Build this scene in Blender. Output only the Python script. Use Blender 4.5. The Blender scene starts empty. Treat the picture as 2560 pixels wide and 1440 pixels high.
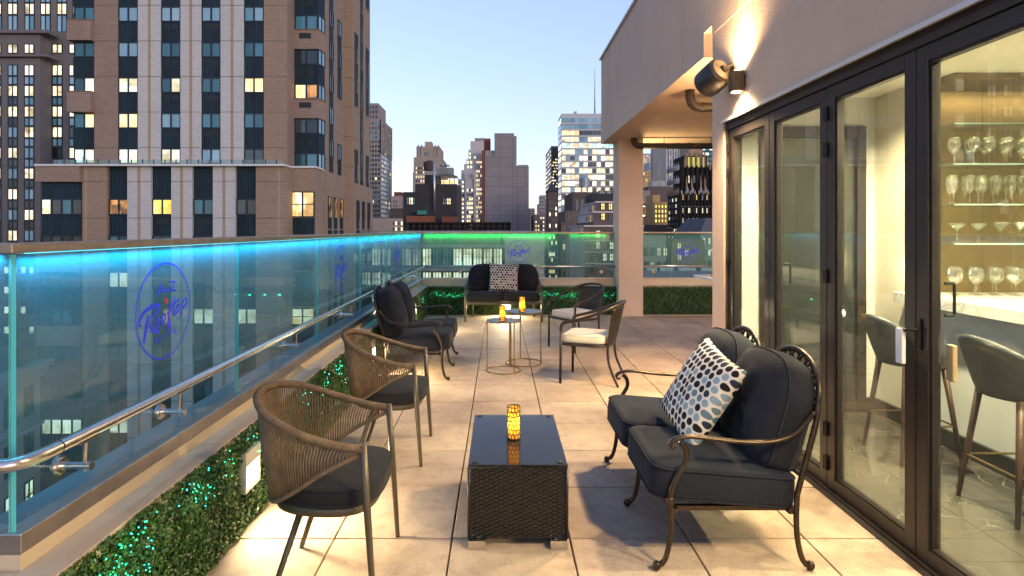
import bpy, math, random
import numpy as np
from mathutils import Vector, Matrix
random.seed(7); RNG = np.random.default_rng(7)
R = math.radians
sc = bpy.context.scene
COL = sc.collection

# ------------------------------------------------------------------ camera, sky, sun, exposure
H, F, VX, VY = 1.6, 1478.0, 1249.0, 574.0      # eye height, focal length and vanishing point in photo pixels
cam = bpy.data.cameras.new('camera'); cam_o = bpy.data.objects.new('camera', cam); COL.objects.link(cam_o)
cam_o.location = (0, 0, H); cam_o.rotation_euler = (R(90), 0, 0)
cam.sensor_width = 36; cam.lens = F / 2560 * 36
cam.shift_x = (1280 - VX) / 2560; cam.shift_y = -(720 - VY) / 2560
cam.clip_start = .05; cam.clip_end = 6000
sc.camera = cam_o
world = bpy.data.worlds.new('World'); sc.world = world; world.use_nodes = True
wn = world.node_tree; bg = wn.nodes['Background']
sky = wn.nodes.new('ShaderNodeTexSky'); sky.sky_type = 'NISHITA'; sky.sun_disc = False
SUN_EL, SUN_ROT = 8.0, 140.0
sky.sun_elevation = R(SUN_EL); sky.sun_rotation = R(SUN_ROT); sky.altitude = 50
gam = wn.nodes.new('ShaderNodeGamma'); gam.inputs[1].default_value = .6
mul = wn.nodes.new('ShaderNodeMix'); mul.data_type = 'RGBA'; mul.blend_type = 'MULTIPLY'
mul.inputs[0].default_value = 1; mul.inputs[7].default_value = (1.17, 1.23, 1.74, 1)
wn.links.new(sky.outputs[0], gam.inputs[0]); wn.links.new(gam.outputs[0], mul.inputs[6])
wn.links.new(mul.outputs[2], bg.inputs[0]); bg.inputs[1].default_value = .15
sun = bpy.data.lights.new('sun', 'SUN'); sun.energy = .32; sun.angle = R(14); sun.color = (1, .86, .74)
sun_o = bpy.data.objects.new('sun', sun); COL.objects.link(sun_o)
_sd = Vector((math.sin(R(SUN_ROT)) * math.cos(R(SUN_EL)), math.cos(R(SUN_ROT)) * math.cos(R(SUN_EL)), math.sin(R(SUN_EL))))
sun_o.rotation_euler = _sd.to_track_quat('Z', 'Y').to_euler()
vs = sc.view_settings
vs.view_transform = 'Standard'; vs.look = 'None'; vs.exposure = 1.3; vs.gamma = 1; vs.use_curve_mapping = False
cy = sc.cycles
cy.use_denoising = True; cy.max_bounces = 8; cy.diffuse_bounces = 3; cy.glossy_bounces = 4
cy.transmission_bounces = 6; cy.transparent_max_bounces = 32; cy.caustics_reflective = False; cy.caustics_refractive = False
cy.sample_clamp_indirect = 6

# ------------------------------------------------------------------ helpers
class MB:
    """collects shapes; build() links them as one mesh object"""
    def __init__(s): s.v = []; s.f = []; s.m = []; s.M = Matrix(); s.mi = 0
    def add(s, vs, fs):
        n = len(s.v); M = s.M
        s.v += [tuple(M @ Vector(v)) for v in vs]
        s.f += [tuple(i + n for i in f) for f in fs]; s.m += [s.mi] * len(fs); return s
    def box(s, x0, x1, y0, y1, z0, z1):
        if x0 > x1: x0, x1 = x1, x0
        if y0 > y1: y0, y1 = y1, y0
        if z0 > z1: z0, z1 = z1, z0
        return s.add([(x0,y0,z0),(x1,y0,z0),(x1,y1,z0),(x0,y1,z0),(x0,y0,z1),(x1,y0,z1),(x1,y1,z1),(x0,y1,z1)],
              [(0,3,2,1),(4,5,6,7),(0,1,5,4),(1,2,6,5),(2,3,7,6),(3,0,4,7)])
    def rbox(s, c, h, r, k=2, n=1, fn=None):
        """rounded box, centre c, half sizes h, radius r, n inner divisions, fn deforms"""
        ax = []
        for a in h:
            q = min(r, a * .999)
            L = [-a] + [-a + q * (1 - math.tan(math.pi / 4 * (k - i) / k)) for i in range(1, k)] + [-a + q]
            inn = [(-a + q) + (2 * a - 2 * q) * i / n for i in range(1, n)] if a - q > 1e-5 else []
            ax.append(L + inn + [-x for x in reversed(L)])
        idx = {}; vs = []; fs = []
        def vert(p):
            key = tuple(round(x, 6) for x in p)
            if key in idx: return idx[key]
            q = [max(-(a - min(r, a * .999)), min(a - min(r, a * .999), x)) for x, a in zip(p, h)]
            d = Vector([x - y for x, y in zip(p, q)])
            if d.length > 1e-9: d = d.normalized() * r
            o = Vector(q) + Vector([min(abs(x), a) * (1 if x > 0 else -1) for x, a in zip(d, h)])
            if fn: o = Vector(fn(o))
            idx[key] = len(vs); vs.append((o[0] + c[0], o[1] + c[1], o[2] + c[2])); return idx[key]
        for a in range(3):
            b, e = (a + 1) % 3, (a + 2) % 3
            for sg in (-1, 1):
                for i in range(len(ax[b]) - 1):
                    for j in range(len(ax[e]) - 1):
                        def P(u, w):
                            p = [0, 0, 0]; p[a] = sg * h[a]; p[b] = ax[b][u]; p[e] = ax[e][w]; return vert(p)
                        q = (P(i, j), P(i + 1, j), P(i + 1, j + 1), P(i, j + 1))
                        fs.append(q if sg > 0 else q[::-1])
        return s.add(vs, fs)
    def tube(s, pts, r, n=8, closed=False, sq=1.0):
        P = [Vector(p) for p in pts]; m = len(P); rr = r if isinstance(r, (list, tuple)) else [r] * m
        vs = []; fs = []; nrm = None
        for i in range(m):
            t = (P[(i + 1) % m] - P[i - 1]) if closed else (P[min(i + 1, m - 1)] - P[max(i - 1, 0)])
            if t.length < 1e-9: t = Vector((0, 0, 1))
            t.normalize()
            if nrm is None:
                nrm = t.cross(Vector((0, 0, 1)))
                if nrm.length < .1: nrm = t.cross(Vector((1, 0, 0)))
            nrm = nrm - t * nrm.dot(t)
            if nrm.length < 1e-6: nrm = t.orthogonal()
            nrm.normalize(); b = t.cross(nrm)
            for k in range(n):
                a = 2 * math.pi * k / n
                vs.append(P[i] + (nrm * math.cos(a) + b * math.sin(a) * sq) * rr[i])
        for i in range(m if closed else m - 1):
            j = (i + 1) % m
            for k in range(n):
                l = (k + 1) % n; fs.append((i*n+k, i*n+l, j*n+l, j*n+k))
        if not closed:
            fs.append(tuple(range(n))[::-1]); fs.append(tuple((m-1)*n + k for k in range(n)))
        return s.add(vs, fs)
    def lathe(s, prof, c=(0,0,0), n=24):
        vs = []; fs = []; m = len(prof)
        for (r, z) in prof:
            for k in range(n):
                a = 2*math.pi*k/n; vs.append((c[0]+r*math.cos(a), c[1]+r*math.sin(a), c[2]+z))
        for i in range(m-1):
            for k in range(n):
                l = (k+1) % n; fs.append((i*n+k, i*n+l, (i+1)*n+l, (i+1)*n+k))
        if prof[0][0] > 1e-6: fs.append(tuple(range(n))[::-1])
        if prof[-1][0] > 1e-6: fs.append(tuple((m-1)*n+k for k in range(n)))
        return s.add(vs, fs)
    def pad(s, outline, z, h, n_in=3, crown=.02):
        """upholstered pad over a plan outline: rounded rim, crowned top"""
        prof = [(.90, -h), (.965, -h*.93), (.995, -h*.6), (1, 0), (.995, h*.6), (.97, h*.92), (.93, h), (.75, h+crown*.5), (.45, h+crown*.85), (.15, h+crown)]
        cx = sum(p[0] for p in outline)/len(outline); cy_ = sum(p[1] for p in outline)/len(outline); n = len(outline)
        vs = [(cx+(p[0]-cx)*k, cy_+(p[1]-cy_)*k, z+d) for k, d in prof for p in outline]
        fs = [(i*n+k, i*n+(k+1) % n, (i+1)*n+(k+1) % n, (i+1)*n+k) for i in range(len(prof)-1) for k in range(n)]
        fs.append(tuple(range(n))[::-1]); fs.append(tuple((len(prof)-1)*n+k for k in range(n)))
        return s.add(vs, fs)
    def mesh(s, name, mats, smooth=False):
        me = bpy.data.meshes.new(name); me.from_pydata(s.v, [], s.f)
        for m in (mats if isinstance(mats, (list, tuple)) else [mats]): me.materials.append(m)
        if len(set(s.m)) > 1: me.polygons.foreach_set('material_index', s.m)
        if smooth: me.polygons.foreach_set('use_smooth', [True]*len(me.polygons))
        me.update(); return me
    def build(s, name, mats, parent=None, smooth=False, kind=None, label=None):
        return link(name, s.mesh(name, mats, smooth), parent, kind=kind, label=label)

def link(name, data, parent=None, loc=(0,0,0), rz=0, mat=None, kind=None, label=None):
    o = bpy.data.objects.new(name, data); COL.objects.link(o); o.location = loc; o.rotation_euler = (0, 0, rz)
    if parent: o.parent = parent
    if mat: o.material_slots[0].link = 'OBJECT'; o.material_slots[0].material = mat
    if kind: o['kind'] = kind
    if label: o['label'] = label
    return o
def tag(o, label, cat, group=None, kind=None):
    o['label'] = label; o['category'] = cat
    if group: o['group'] = group
    if kind: o['kind'] = kind
    return o
def thing(name, label, cat, loc=(0,0,0), rz=0, group=None, kind=None):
    return tag(link(name, None, None, loc, rz), label, cat, group, kind)
def copy_tree(o, parent=None):
    c = o.copy(); COL.objects.link(c); c.parent = parent
    for ch in o.children: copy_tree(ch, c)
    return c
def lamp(name, typ, loc, energy, color, parent=None, aim=None, **kw):
    l = bpy.data.lights.new(name, typ); l.energy = energy; l.color = color
    for k, v in kw.items(): setattr(l, k, v)
    o = bpy.data.objects.new(name, l); COL.objects.link(o); o.location = loc
    if aim: o.rotation_euler = Vector(aim).to_track_quat('-Z', 'Y').to_euler()
    if parent: o.parent = parent
    return o
def spline(pts, n=6, closed=False):
    """Catmull-Rom through pts"""
    P = [Vector(p) for p in pts]; m = len(P); out = []
    for i in range(m if closed else m-1):
        if closed: a, b, c, d = P[i-1], P[i], P[(i+1) % m], P[(i+2) % m]
        else: a, b, c, d = P[max(i-1, 0)], P[i], P[i+1], P[min(i+2, m-1)]
        for k in range(n):
            t = k/n
            out.append(.5*((2*b)+(c-a)*t+(2*a-5*b+4*c-d)*t*t+(3*b-a-3*c+d)*t**3))
    if not closed: out.append(P[-1])
    return out
def at(px, py, Y): return Vector(((px-VX)*Y/F, Y, H-(py-VY)*Y/F))

# ------------------------------------------------------------------ materials
MATS = {}
def base_mat(name):
    m = bpy.data.materials.new(name); m.use_nodes = True; MATS[name] = m
    return m, m.node_tree, m.node_tree.nodes['Principled BSDF']
def nd(nt, typ, **kw):
    n = nt.nodes.new('ShaderNode'+typ)
    for k, v in kw.items(): setattr(n, k, v)
    return n
def pos_vec(nt, world=True):
    return nd(nt, 'NewGeometry').outputs['Position'] if world else nd(nt, 'TexCoord').outputs['Object']
def noise(nt, vec, scale, detail=3, rough=.55):
    n = nd(nt, 'TexNoise'); n.inputs['Scale'].default_value = scale; n.inputs['Detail'].default_value = detail
    n.inputs['Roughness'].default_value = rough; nt.links.new(vec, n.inputs['Vector']); return n.outputs['Fac']
def ramp(nt, fac, stops):
    r = nd(nt, 'ValToRGB'); cr = r.color_ramp
    while len(cr.elements) < len(stops): cr.elements.new(.5)
    for e, (p, c) in zip(cr.elements, stops): e.position = p; e.color = (*c, 1)
    nt.links.new(fac, r.inputs[0]); return r.outputs[0]
def mth(nt, op, a, b=None, c=None, clamp=False):
    n = nd(nt, 'Math', operation=op, use_clamp=clamp)
    for i, x in enumerate((a, b, c)):
        if x is None: continue
        if isinstance(x, (int, float)): n.inputs[i].default_value = x
        else: nt.links.new(x, n.inputs[i])
    return n.outputs[0]
def mixc(nt, fac, a, b, blend='MIX'):
    n = nd(nt, 'Mix', data_type='RGBA', blend_type=blend)
    for i, x in ((0, fac), (6, a), (7, b)):
        if isinstance(x, (int, float)): n.inputs[i].default_value = x
        elif isinstance(x, tuple): n.inputs[i].default_value = (*x, 1)
        else: nt.links.new(x, n.inputs[i])
    return n.outputs[2]
def bump(nt, bs, h, strength=.3, dist=.01):
    b = nd(nt, 'Bump'); b.inputs['Strength'].default_value = strength; b.inputs['Distance'].default_value = dist
    nt.links.new(h, b.inputs['Height']); nt.links.new(b.outputs[0], bs.inputs['Normal'])
def pm(name, col, rough=.5, metal=0, var=None, bmp=None, rnd=0, spec=None, world=True, rvar=0):
    """principled with tone variation var=(scale, amount), bump bmp=(scale, strength, dist), per-object shift rnd"""
    m, nt, bs = base_mat(name); v = pos_vec(nt, world)
    bs.inputs['Roughness'].default_value = rough; bs.inputs['Metallic'].default_value = metal
    if spec is not None: bs.inputs['Specular IOR Level'].default_value = spec
    c = None
    if var:
        f = noise(nt, v, var[0], 4)
        c = ramp(nt, f, [(.25, tuple(x*(1-var[1]) for x in col)), (.75, tuple(min(1, x*(1+var[1])) for x in col))])
    if rnd:
        oi = nd(nt, 'ObjectInfo'); k = mth(nt, 'MULTIPLY_ADD', oi.outputs['Random'], 2*rnd, 1-rnd)
        c = mixc(nt, 1, c if c is not None else col, k, 'MULTIPLY')
    if c is None: bs.inputs['Base Color'].default_value = (*col, 1)
    else: nt.links.new(c, bs.inputs['Base Color'])
    if rvar:
        f2 = noise(nt, v, 6, 4); nt.links.new(mth(nt, 'MULTIPLY_ADD', f2, rvar, rough-rvar/2), bs.inputs['Roughness'])
    if bmp: bump(nt, bs, noise(nt, v, bmp[0], 3), bmp[1], bmp[2])
    return m
def emit(name, col, strength, sample=True, var=None):
    m, nt, bs = base_mat(name); nt.nodes.remove(bs); out = nt.nodes['Material Output']
    e = nd(nt, 'Emission'); e.inputs[1].default_value = strength; e.inputs[0].default_value = (*col, 1)
    nt.links.new(e.outputs[0], out.inputs[0])
    if not sample: m.cycles.emission_sampling = 'NONE'
    return m
def lit_window(name, dark, mid, bright, strength, scale=.9):
    """lit room behind glass: blotchy furniture-and-lamp light, differs per window"""
    m, nt, bs = base_mat(name); v = pos_vec(nt); oi = nd(nt, 'ObjectInfo')
    f = noise(nt, v, scale, 3); vo = nd(nt, 'TexVoronoi', feature='F1', distance='CHEBYCHEV'); vo.inputs['Scale'].default_value = scale*1.3
    nt.links.new(v, vo.inputs['Vector'])
    sepc = nd(nt, 'SeparateColor'); nt.links.new(vo.outputs['Color'], sepc.inputs[0])
    k = mth(nt, 'ADD', mth(nt, 'MULTIPLY', f, .75), mth(nt, 'MULTIPLY', sepc.outputs[0], .35))
    c = ramp(nt, k, [(.28, dark), (.5, mid), (.72, bright)])
    nt.links.new(c, bs.inputs['Emission Color'])
    s = mth(nt, 'MULTIPLY_ADD', oi.outputs['Random'], strength*.6, strength*.7); nt.links.new(s, bs.inputs['Emission Strength'])
    bs.inputs['Base Color'].default_value = (.02, .02, .02, 1); bs.inputs['Roughness'].default_value = .08
    m.cycles.emission_sampling = 'NONE'
    return m
def dark_window(name, c0, c1, rough=.06, spec=.6, scale=.5):
    """unlit glazing: curtains and blinds dimly behind a reflecting sheet"""
    m, nt, bs = base_mat(name); v = pos_vec(nt); oi = nd(nt, 'ObjectInfo')
    mp = nd(nt, 'Mapping'); mp.inputs['Scale'].default_value = (6, 6, .25); nt.links.new(v, mp.inputs['Vector'])
    k = mth(nt, 'ADD', mth(nt, 'MULTIPLY', oi.outputs['Random'], .75), mth(nt, 'MULTIPLY', noise(nt, mp.outputs[0], scale, 3), .35))
    nt.links.new(ramp(nt, k, [(.2, c0), (.85, c1)]), bs.inputs['Base Color'])
    bs.inputs['Roughness'].default_value = rough; bs.inputs['Specular IOR Level'].default_value = spec
    bs.inputs['IOR'].default_value = 1.55
    return m
def brick(name, c1, c2, mortar, bw=.42, bh=.13, var=.12):
    m, nt, bs = base_mat(name); p = pos_vec(nt); sp = nd(nt, 'SeparateXYZ'); nt.links.new(p, sp.inputs[0])
    cb = nd(nt, 'CombineXYZ'); nt.links.new(mth(nt, 'ADD', sp.outputs[0], sp.outputs[1]), cb.inputs[0]); nt.links.new(sp.outputs[2], cb.inputs[1])
    b = nd(nt, 'TexBrick'); nt.links.new(cb.outputs[0], b.inputs['Vector'])
    b.inputs['Scale'].default_value = 1; b.inputs['Brick Width'].default_value = bw; b.inputs['Row Height'].default_value = bh
    b.inputs['Mortar Size'].default_value = bh*.09; b.inputs['Bias'].default_value = -.1
    b.inputs['Color1'].default_value = (*c1, 1); b.inputs['Color2'].default_value = (*c2, 1); b.inputs['Mortar'].default_value = (*mortar, 1)
    mp = nd(nt, 'Mapping'); mp.inputs['Scale'].default_value = (1, 1, .22); nt.links.new(p, mp.inputs['Vector'])
    st = noise(nt, mp.outputs[0], .7, 5)                                  # weather streaks
    k = mth(nt, 'MULTIPLY_ADD', st, 2*var, 1-var)
    nt.links.new(mixc(nt, 1, b.outputs[0], k, 'MULTIPLY'), bs.inputs['Base Color'])
    bs.inputs['Roughness'].default_value = .9; bs.inputs['Specular IOR Level'].default_value = .2
    bump(nt, bs, b.outputs['Fac'], -.4, .02)
    return m
def pane_mat(name, tint, film=0.0, film_col=(.8,.85,.85), r0=.045, damp_glow=0.0, rough=0.0):
    """clear sheet: see-through, mirrors more at grazing angles, thin film of dust, optionally thickened upward to spread LED glow"""
    m, nt, bs = base_mat(name); nt.nodes.remove(bs); out = nt.nodes['Material Output']
    tr = nd(nt, 'BsdfTransparent'); tr.inputs[0].default_value = (*tint, 1)
    gl = nd(nt, 'BsdfGlossy'); gl.inputs['Roughness'].default_value = rough
    lw = nd(nt, 'LayerWeight'); lw.inputs[0].default_value = .5
    k = mth(nt, 'MULTIPLY_ADD', mth(nt, 'POWER', lw.outputs['Facing'], 5), 1-r0, r0)
    mx = nd(nt, 'MixShader'); nt.links.new(k, mx.inputs[0]); nt.links.new(tr.outputs[0], mx.inputs[1]); nt.links.new(gl.outputs[0], mx.inputs[2])
    last = mx.outputs[0]
    if film:
        df = nd(nt, 'BsdfDiffuse'); df.inputs[0].default_value = (*film_col, 1)
        tl = nd(nt, 'BsdfTranslucent'); tl.inputs[0].default_value = (*film_col, 1)
        dm = nd(nt, 'MixShader'); nt.links.new(df.outputs[0], dm.inputs[1]); nt.links.new(tl.outputs[0], dm.inputs[2])
        v = pos_vec(nt); n1 = noise(nt, v, 3.5, 5, .7); n2 = noise(nt, v, 70, 2)
        kk = mth(nt, 'MULTIPLY_ADD', mth(nt, 'MULTIPLY', n1, n2), film*3.2, film*.25)
        if damp_glow:                                                   # condensation beads, plus a thicker top film put in to carry the LED glow
            sp = nd(nt, 'SeparateXYZ'); nt.links.new(v, sp.inputs[0]); up = nd(nt, 'MapRange', interpolation_type='SMOOTHSTEP'); up.inputs[1].default_value = .66; up.inputs[2].default_value = 1.30
            nt.links.new(mth(nt, 'ADD', sp.outputs[2], mth(nt, 'MULTIPLY_ADD', n1, .24, -.08)), up.inputs[0])
            kk = mth(nt, 'ADD', kk, mth(nt, 'MULTIPLY', up.outputs[0], mth(nt, 'MULTIPLY_ADD', n2, damp_glow, damp_glow*.5)))
        m2 = nd(nt, 'MixShader'); nt.links.new(kk, m2.inputs[0]); nt.links.new(last, m2.inputs[1]); nt.links.new(dm.outputs[0], m2.inputs[2]); last = m2.outputs[0]
    nt.links.new(last, out.inputs[0])
    return m

# named surfaces
def _paver():
    m, nt, bs = base_mat('paver_concrete'); v = pos_vec(nt); oi = nd(nt, 'ObjectInfo')
    big = noise(nt, v, 1.6, 5, .65); fine = noise(nt, v, 110, 4, .75); mid = noise(nt, v, 14, 4)
    c = ramp(nt, big, [(.3, (.30, .225, .165)), (.55, (.44, .34, .255)), (.8, (.52, .415, .32))])
    sp = ramp(nt, fine, [(.32, (.60, .57, .55)), (.5, (1, 1, 1)), (.72, (1.0, .99, .97))])
    c = mixc(nt, 1, c, sp, 'MULTIPLY')
    k = mth(nt, 'MULTIPLY_ADD', oi.outputs['Random'], .2, .9)
    c = mixc(nt, 1, c, k, 'MULTIPLY')
    stain = ramp(nt, mid, [(.30, (.66, .63, .61)), (.5, (1, 1, 1))])
    c = mixc(nt, .55, c, stain, 'MULTIPLY')
    nt.links.new(c, bs.inputs['Base Color']); bs.inputs['Roughness'].default_value = .72
    bs.inputs['Specular IOR Level'].default_value = .35
    nt.links.new(mth(nt, 'MULTIPLY_ADD', mid, .3, .52), bs.inputs['Roughness'])
    bump(nt, bs, fine, .25, .002)
    return m
PAVER = _paver()
GROUT = pm('dark_joint', (.035, .03, .026), .95)
STUCCO = pm('stucco', (.62, .46, .345), .92, var=(1.1, .08), bmp=(75, .75, .012), spec=.2)
STUCCO_SOFFIT = pm('stucco_soffit', (.62, .48, .34), .9, var=(.8, .05), bmp=(160, .3, .004), spec=.2)
COPING = pm('metal_coping', (.62, .60, .57), .45, .3)
BRONZE = pm('dark_bronze_frame', (.035, .028, .025), .38, .35, var=(8, .15), rvar=.15)
RUBBER = pm('black_rubber', (.012, .012, .012), .6)
HINGE = pm('black_hinge', (.018, .015, .014), .35, .6)
STEEL = pm('brushed_steel', (.62, .58, .54), .24, 1, var=(30, .06), rvar=.12)
STEEL_CAP = pm('brushed_cap_rail', (.42, .33, .26), .36, 1, var=(14, .14), rvar=.2)
STEEL_SHOE = pm('steel_shoe', (.52, .47, .42), .34, 1, var=(10, .12), rvar=.15)
CURB = pm('painted_curb', (.60, .48, .33), .75, var=(3, .08), bmp=(60, .15, .003))
LEDGE = pm('stone_ledge', (.50, .385, .27), .6, var=(6, .10), bmp=(90, .2, .002))
LEDGE_OUT = pm('outer_ledge', (.27, .27, .28), .8, var=(4, .12))
PANE = pane_mat('railing_glass', (.68, .84, .88), .02, (.30, .66, .74), damp_glow=.20)  # film tinted towards the LED colour for the glow
PANE_BACK = pane_mat('railing_glass_far', (.76, .88, .86), .025, (.35, .75, .6), damp_glow=.15)
EDGE = pm('glass_edge', (.12, .62, .60), .15, 0, spec=.8)
DOORGLASS = pane_mat('door_glass', (.93, .965, .95), .006, r0=.06)
LOGO_BLUE = pm('blue_vinyl', (.01, .04, .95), .4)
LOGO_RED = pm('red_vinyl', (.75, .02, .02), .4)
LED_CYAN = emit('led_cyan', (.05, .75, 1), 1.5); LED_GREEN = emit('led_green', (.02, 1, .12), 1.5)
NAVY = None
def fabric(name, c, c2, sc_=900, rough=.95, sheen=.06):
    m, nt, bs = base_mat(name); v = pos_vec(nt, False)
    wv = noise(nt, v, sc_, 2); big = noise(nt, v, 5, 4)
    k = mth(nt, 'ADD', mth(nt, 'MULTIPLY', wv, .6), mth(nt, 'MULTIPLY', big, .4))
    nt.links.new(ramp(nt, k, [(.3, c), (.7, c2)]), bs.inputs['Base Color']); bs.inputs['Roughness'].default_value = rough
    bs.inputs['Sheen Weight'].default_value = sheen; bs.inputs['Sheen Roughness'].default_value = .5; bs.inputs['Specular IOR Level'].default_value = .15
    h = mth(nt, 'ADD', mth(nt, 'MULTIPLY', wv, .12), mth(nt, 'MULTIPLY', noise(nt, v, 9, 3), 1.0))
    bump(nt, bs, h, .28, .02)
    return m
NAVY = fabric('navy_cushion_fabric', (.009, .011, .017), (.020, .023, .033))
CHAR = fabric('charcoal_seat_fabric', (.012, .012, .014), (.026, .026, .030))
CREAM = fabric('cream_cushion_fabric', (.60, .53, .42), (.72, .65, .53), 700, .9, .2)
ANTIQ = pm('antique_bronze_metal', (.062, .044, .03), .33, .8, var=(25, .35), rvar=.2)
TAUPE_METAL = pm('taupe_painted_metal', (.105, .085, .062), .4, .45, var=(12, .1))
BROWN_METAL = pm('dark_brown_metal', (.040, .030, .025), .38, .5, var=(18, .2))
GOLD = pm('aged_brass', (.36, .25, .10), .35, .9, var=(20, .2))
TABLETOP = pm('grey_metal_tabletop', (.20, .19, .18), .4, .6, var=(9, .15))
def _rope():
    m, nt, bs = base_mat('taupe_rope'); v = pos_vec(nt, False)
    f = noise(nt, v, 420, 3); b2 = noise(nt, v, 22, 3)
    k = mth(nt, 'ADD', mth(nt, 'MULTIPLY', f, .65), mth(nt, 'MULTIPLY', b2, .35))
    nt.links.new(ramp(nt, k, [(.32, (.10, .064, .038)), (.68, (.34, .235, .145))]), bs.inputs['Base Color'])
    bs.inputs['Roughness'].default_value = .85; bs.inputs['Specular IOR Level'].default_value = .2
    w = nd(nt, 'TexWave', bands_direction='DIAGONAL'); w.inputs['Scale'].default_value = 70; nt.links.new(v, w.inputs['Vector'])
    bump(nt, bs, w.outputs['Fac'], .5, .003); return m
ROPE = _rope()
WICKER = pm('black_wicker', (.012, .010, .009), .38, var=(40, .5))
TABLE_GLASS = pm('smoked_glass_top', (.012, .013, .015), .03, spec=.9)
RATTAN = pm('black_rattan', (.016, .012, .010), .45, var=(60, .3))
LEAF = None
def _leaf():
    m, nt, bs = base_mat('boxwood_leaf'); v = pos_vec(nt)
    f = noise(nt, v, 90, 2); g = noise(nt, v, 5, 3)
    k = mth(nt, 'ADD', mth(nt, 'MULTIPLY', f, .7), mth(nt, 'MULTIPLY', g, .3))
    nt.links.new(ramp(nt, k, [(.3, (.012, .04, .008)), (.5, (.045, .11, .022)), (.72, (.13, .22, .06))]), bs.inputs['Base Color'])
    bs.inputs['Roughness'].default_value = .33; bs.inputs['Specular IOR Level'].default_value = .5
    return m
LEAF = _leaf(); HEDGE_BACK = pm('hedge_mat_backing', (.012, .022, .008), .9)
FROST = emit('step_light_lens', (1, .87, .62), 6); PLATE = pm('brushed_light_plate', (.62, .58, .52), .4, .4)
GREEN_BULB = emit('green_bulb', (.01, 1, .30), 5); CYAN_BULB = emit('cyan_bulb', (.02, .75, .8), 5)

# ------------------------------------------------------------------ terrace floor: pavers on a dark bed
floor = MB().box(-1.71, 6.2, 1.72, 11.56, -.30, -.035).box(-4.2, 6.2, -.6, 1.719, -.30, -.035).build('terrace_floor', GROUT); floor['kind'] = 'structure'
T = .61
pv = MB().rbox((0, 0, -.022), (T/2-.0042, T/2-.0042, .022), .004, k=1).mesh('paver', PAVER)
for i in range(-7, 10):
    for j in range(-1, 20):
        cx = -.2465 + T*(i+.5); cyy = .015 + T*(j+.5)
        if cyy > 11.25 or (cx > 1.9 and cyy < 5.3) or (cyy > 1.5 and cx < -1.5): continue
        o = link('paver', pv, floor, (cx, cyy, 0), random.choice((0, math.pi/2, math.pi)))
        o.location.z = random.uniform(-.0012, .0004)
# ------------------------------------------------------------------ parapets
pz = .54                                                     # ledge height
par = thing('parapet', 'low cream parapet curb with stone ledge along the blue lit glass railing', 'parapet')
MB().box(-1.72, -1.40, 1.72, 11.74, -.3, pz-.035).box(-4.2, -1.72, 1.72, 2.05, -.3, pz-.035).build('curb_wall', CURB, par)
lg = MB()
ys = [1.70]+[1.70+1.22*k for k in range(1, 8)]+[11.36]
for a, b in zip(ys, ys[1:]): lg.rbox((-1.423, (a+b)/2, pz-.0175), (.063, (b-a)/2-.0015, .0175), .003, k=1)
lg.box(-4.2, -1.487, 1.70, 1.83, pz-.035, pz); lg.build('ledge_stone', LEDGE, par)
MB().box(-1.57, -1.488, 1.835, 11.70, pz-.01, .589).box(-4.2, -1.571, 1.835, 1.92, pz-.01, .589).build('plinth', CURB, par)
MB().box(-1.74, -1.573, 1.925, 11.73, pz-.02, .606).box(-4.2, -1.745, 1.925, 2.07, pz-.02, .606).build('outer_ledge', LEDGE_OUT, par)
parb = thing('parapet', 'low cream parapet curb with stone ledge below the green lit glass railing', 'parapet')
MB().box(-1.395, 6.2, 11.17, 11.6, -.3, pz-.035).build('curb_wall', CURB, parb)
lg = MB(); xs = [-1.355+1.22*k for k in range(0, 7)]
for a, b in zip(xs, xs[1:]): lg.rbox(((a+b)/2, 11.23, pz-.0175), ((b-a)/2-.0015, .065, .0175), .003, k=1)
lg.build('ledge_stone', LEDGE, parb)
MB().box(-1.485, 6.0, 11.30, 11.39, pz-.01, .645).build('plinth', CURB, parb)

# ------------------------------------------------------------------ railings
def stroke(mb, pts, w, n=5, closed=False, smooth=True):
    p = [(u, v, 0) for u, v in pts]
    p = spline(p, n, closed) if smooth else [Vector(q) for q in p]
    ww = w if isinstance(w, (int, float)) else [w[0]+(w[1]-w[0])*math.sin(math.pi*i/(len(p)-1)) for i in range(len(p))]
    mb.tube(p, ww, 6, closed)
def circ(cx, cy_, rx, ry, n=14, tilt=0):
    return [(cx+rx*math.cos(a)+tilt*ry*math.sin(a), cy_+ry*math.sin(a)) for a in [2*math.pi*k/n for k in range(n)]]
LET = {'O': [[(0,0),(1,0),(1,1),(0,1),(0,0)]], 'N': [[(0,0),(0,1),(1,0),(1,1)]], 'F': [[(0,0),(0,1),(1,1)], [(0,.55),(.8,.55)]],
       'I': [[(.5,0),(.5,1)]], 'T': [[(.5,0),(.5,1)], [(0,1),(1,1)]], 'H': [[(0,0),(0,1)], [(1,0),(1,1)], [(0,.5),(1,.5)]]}
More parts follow.
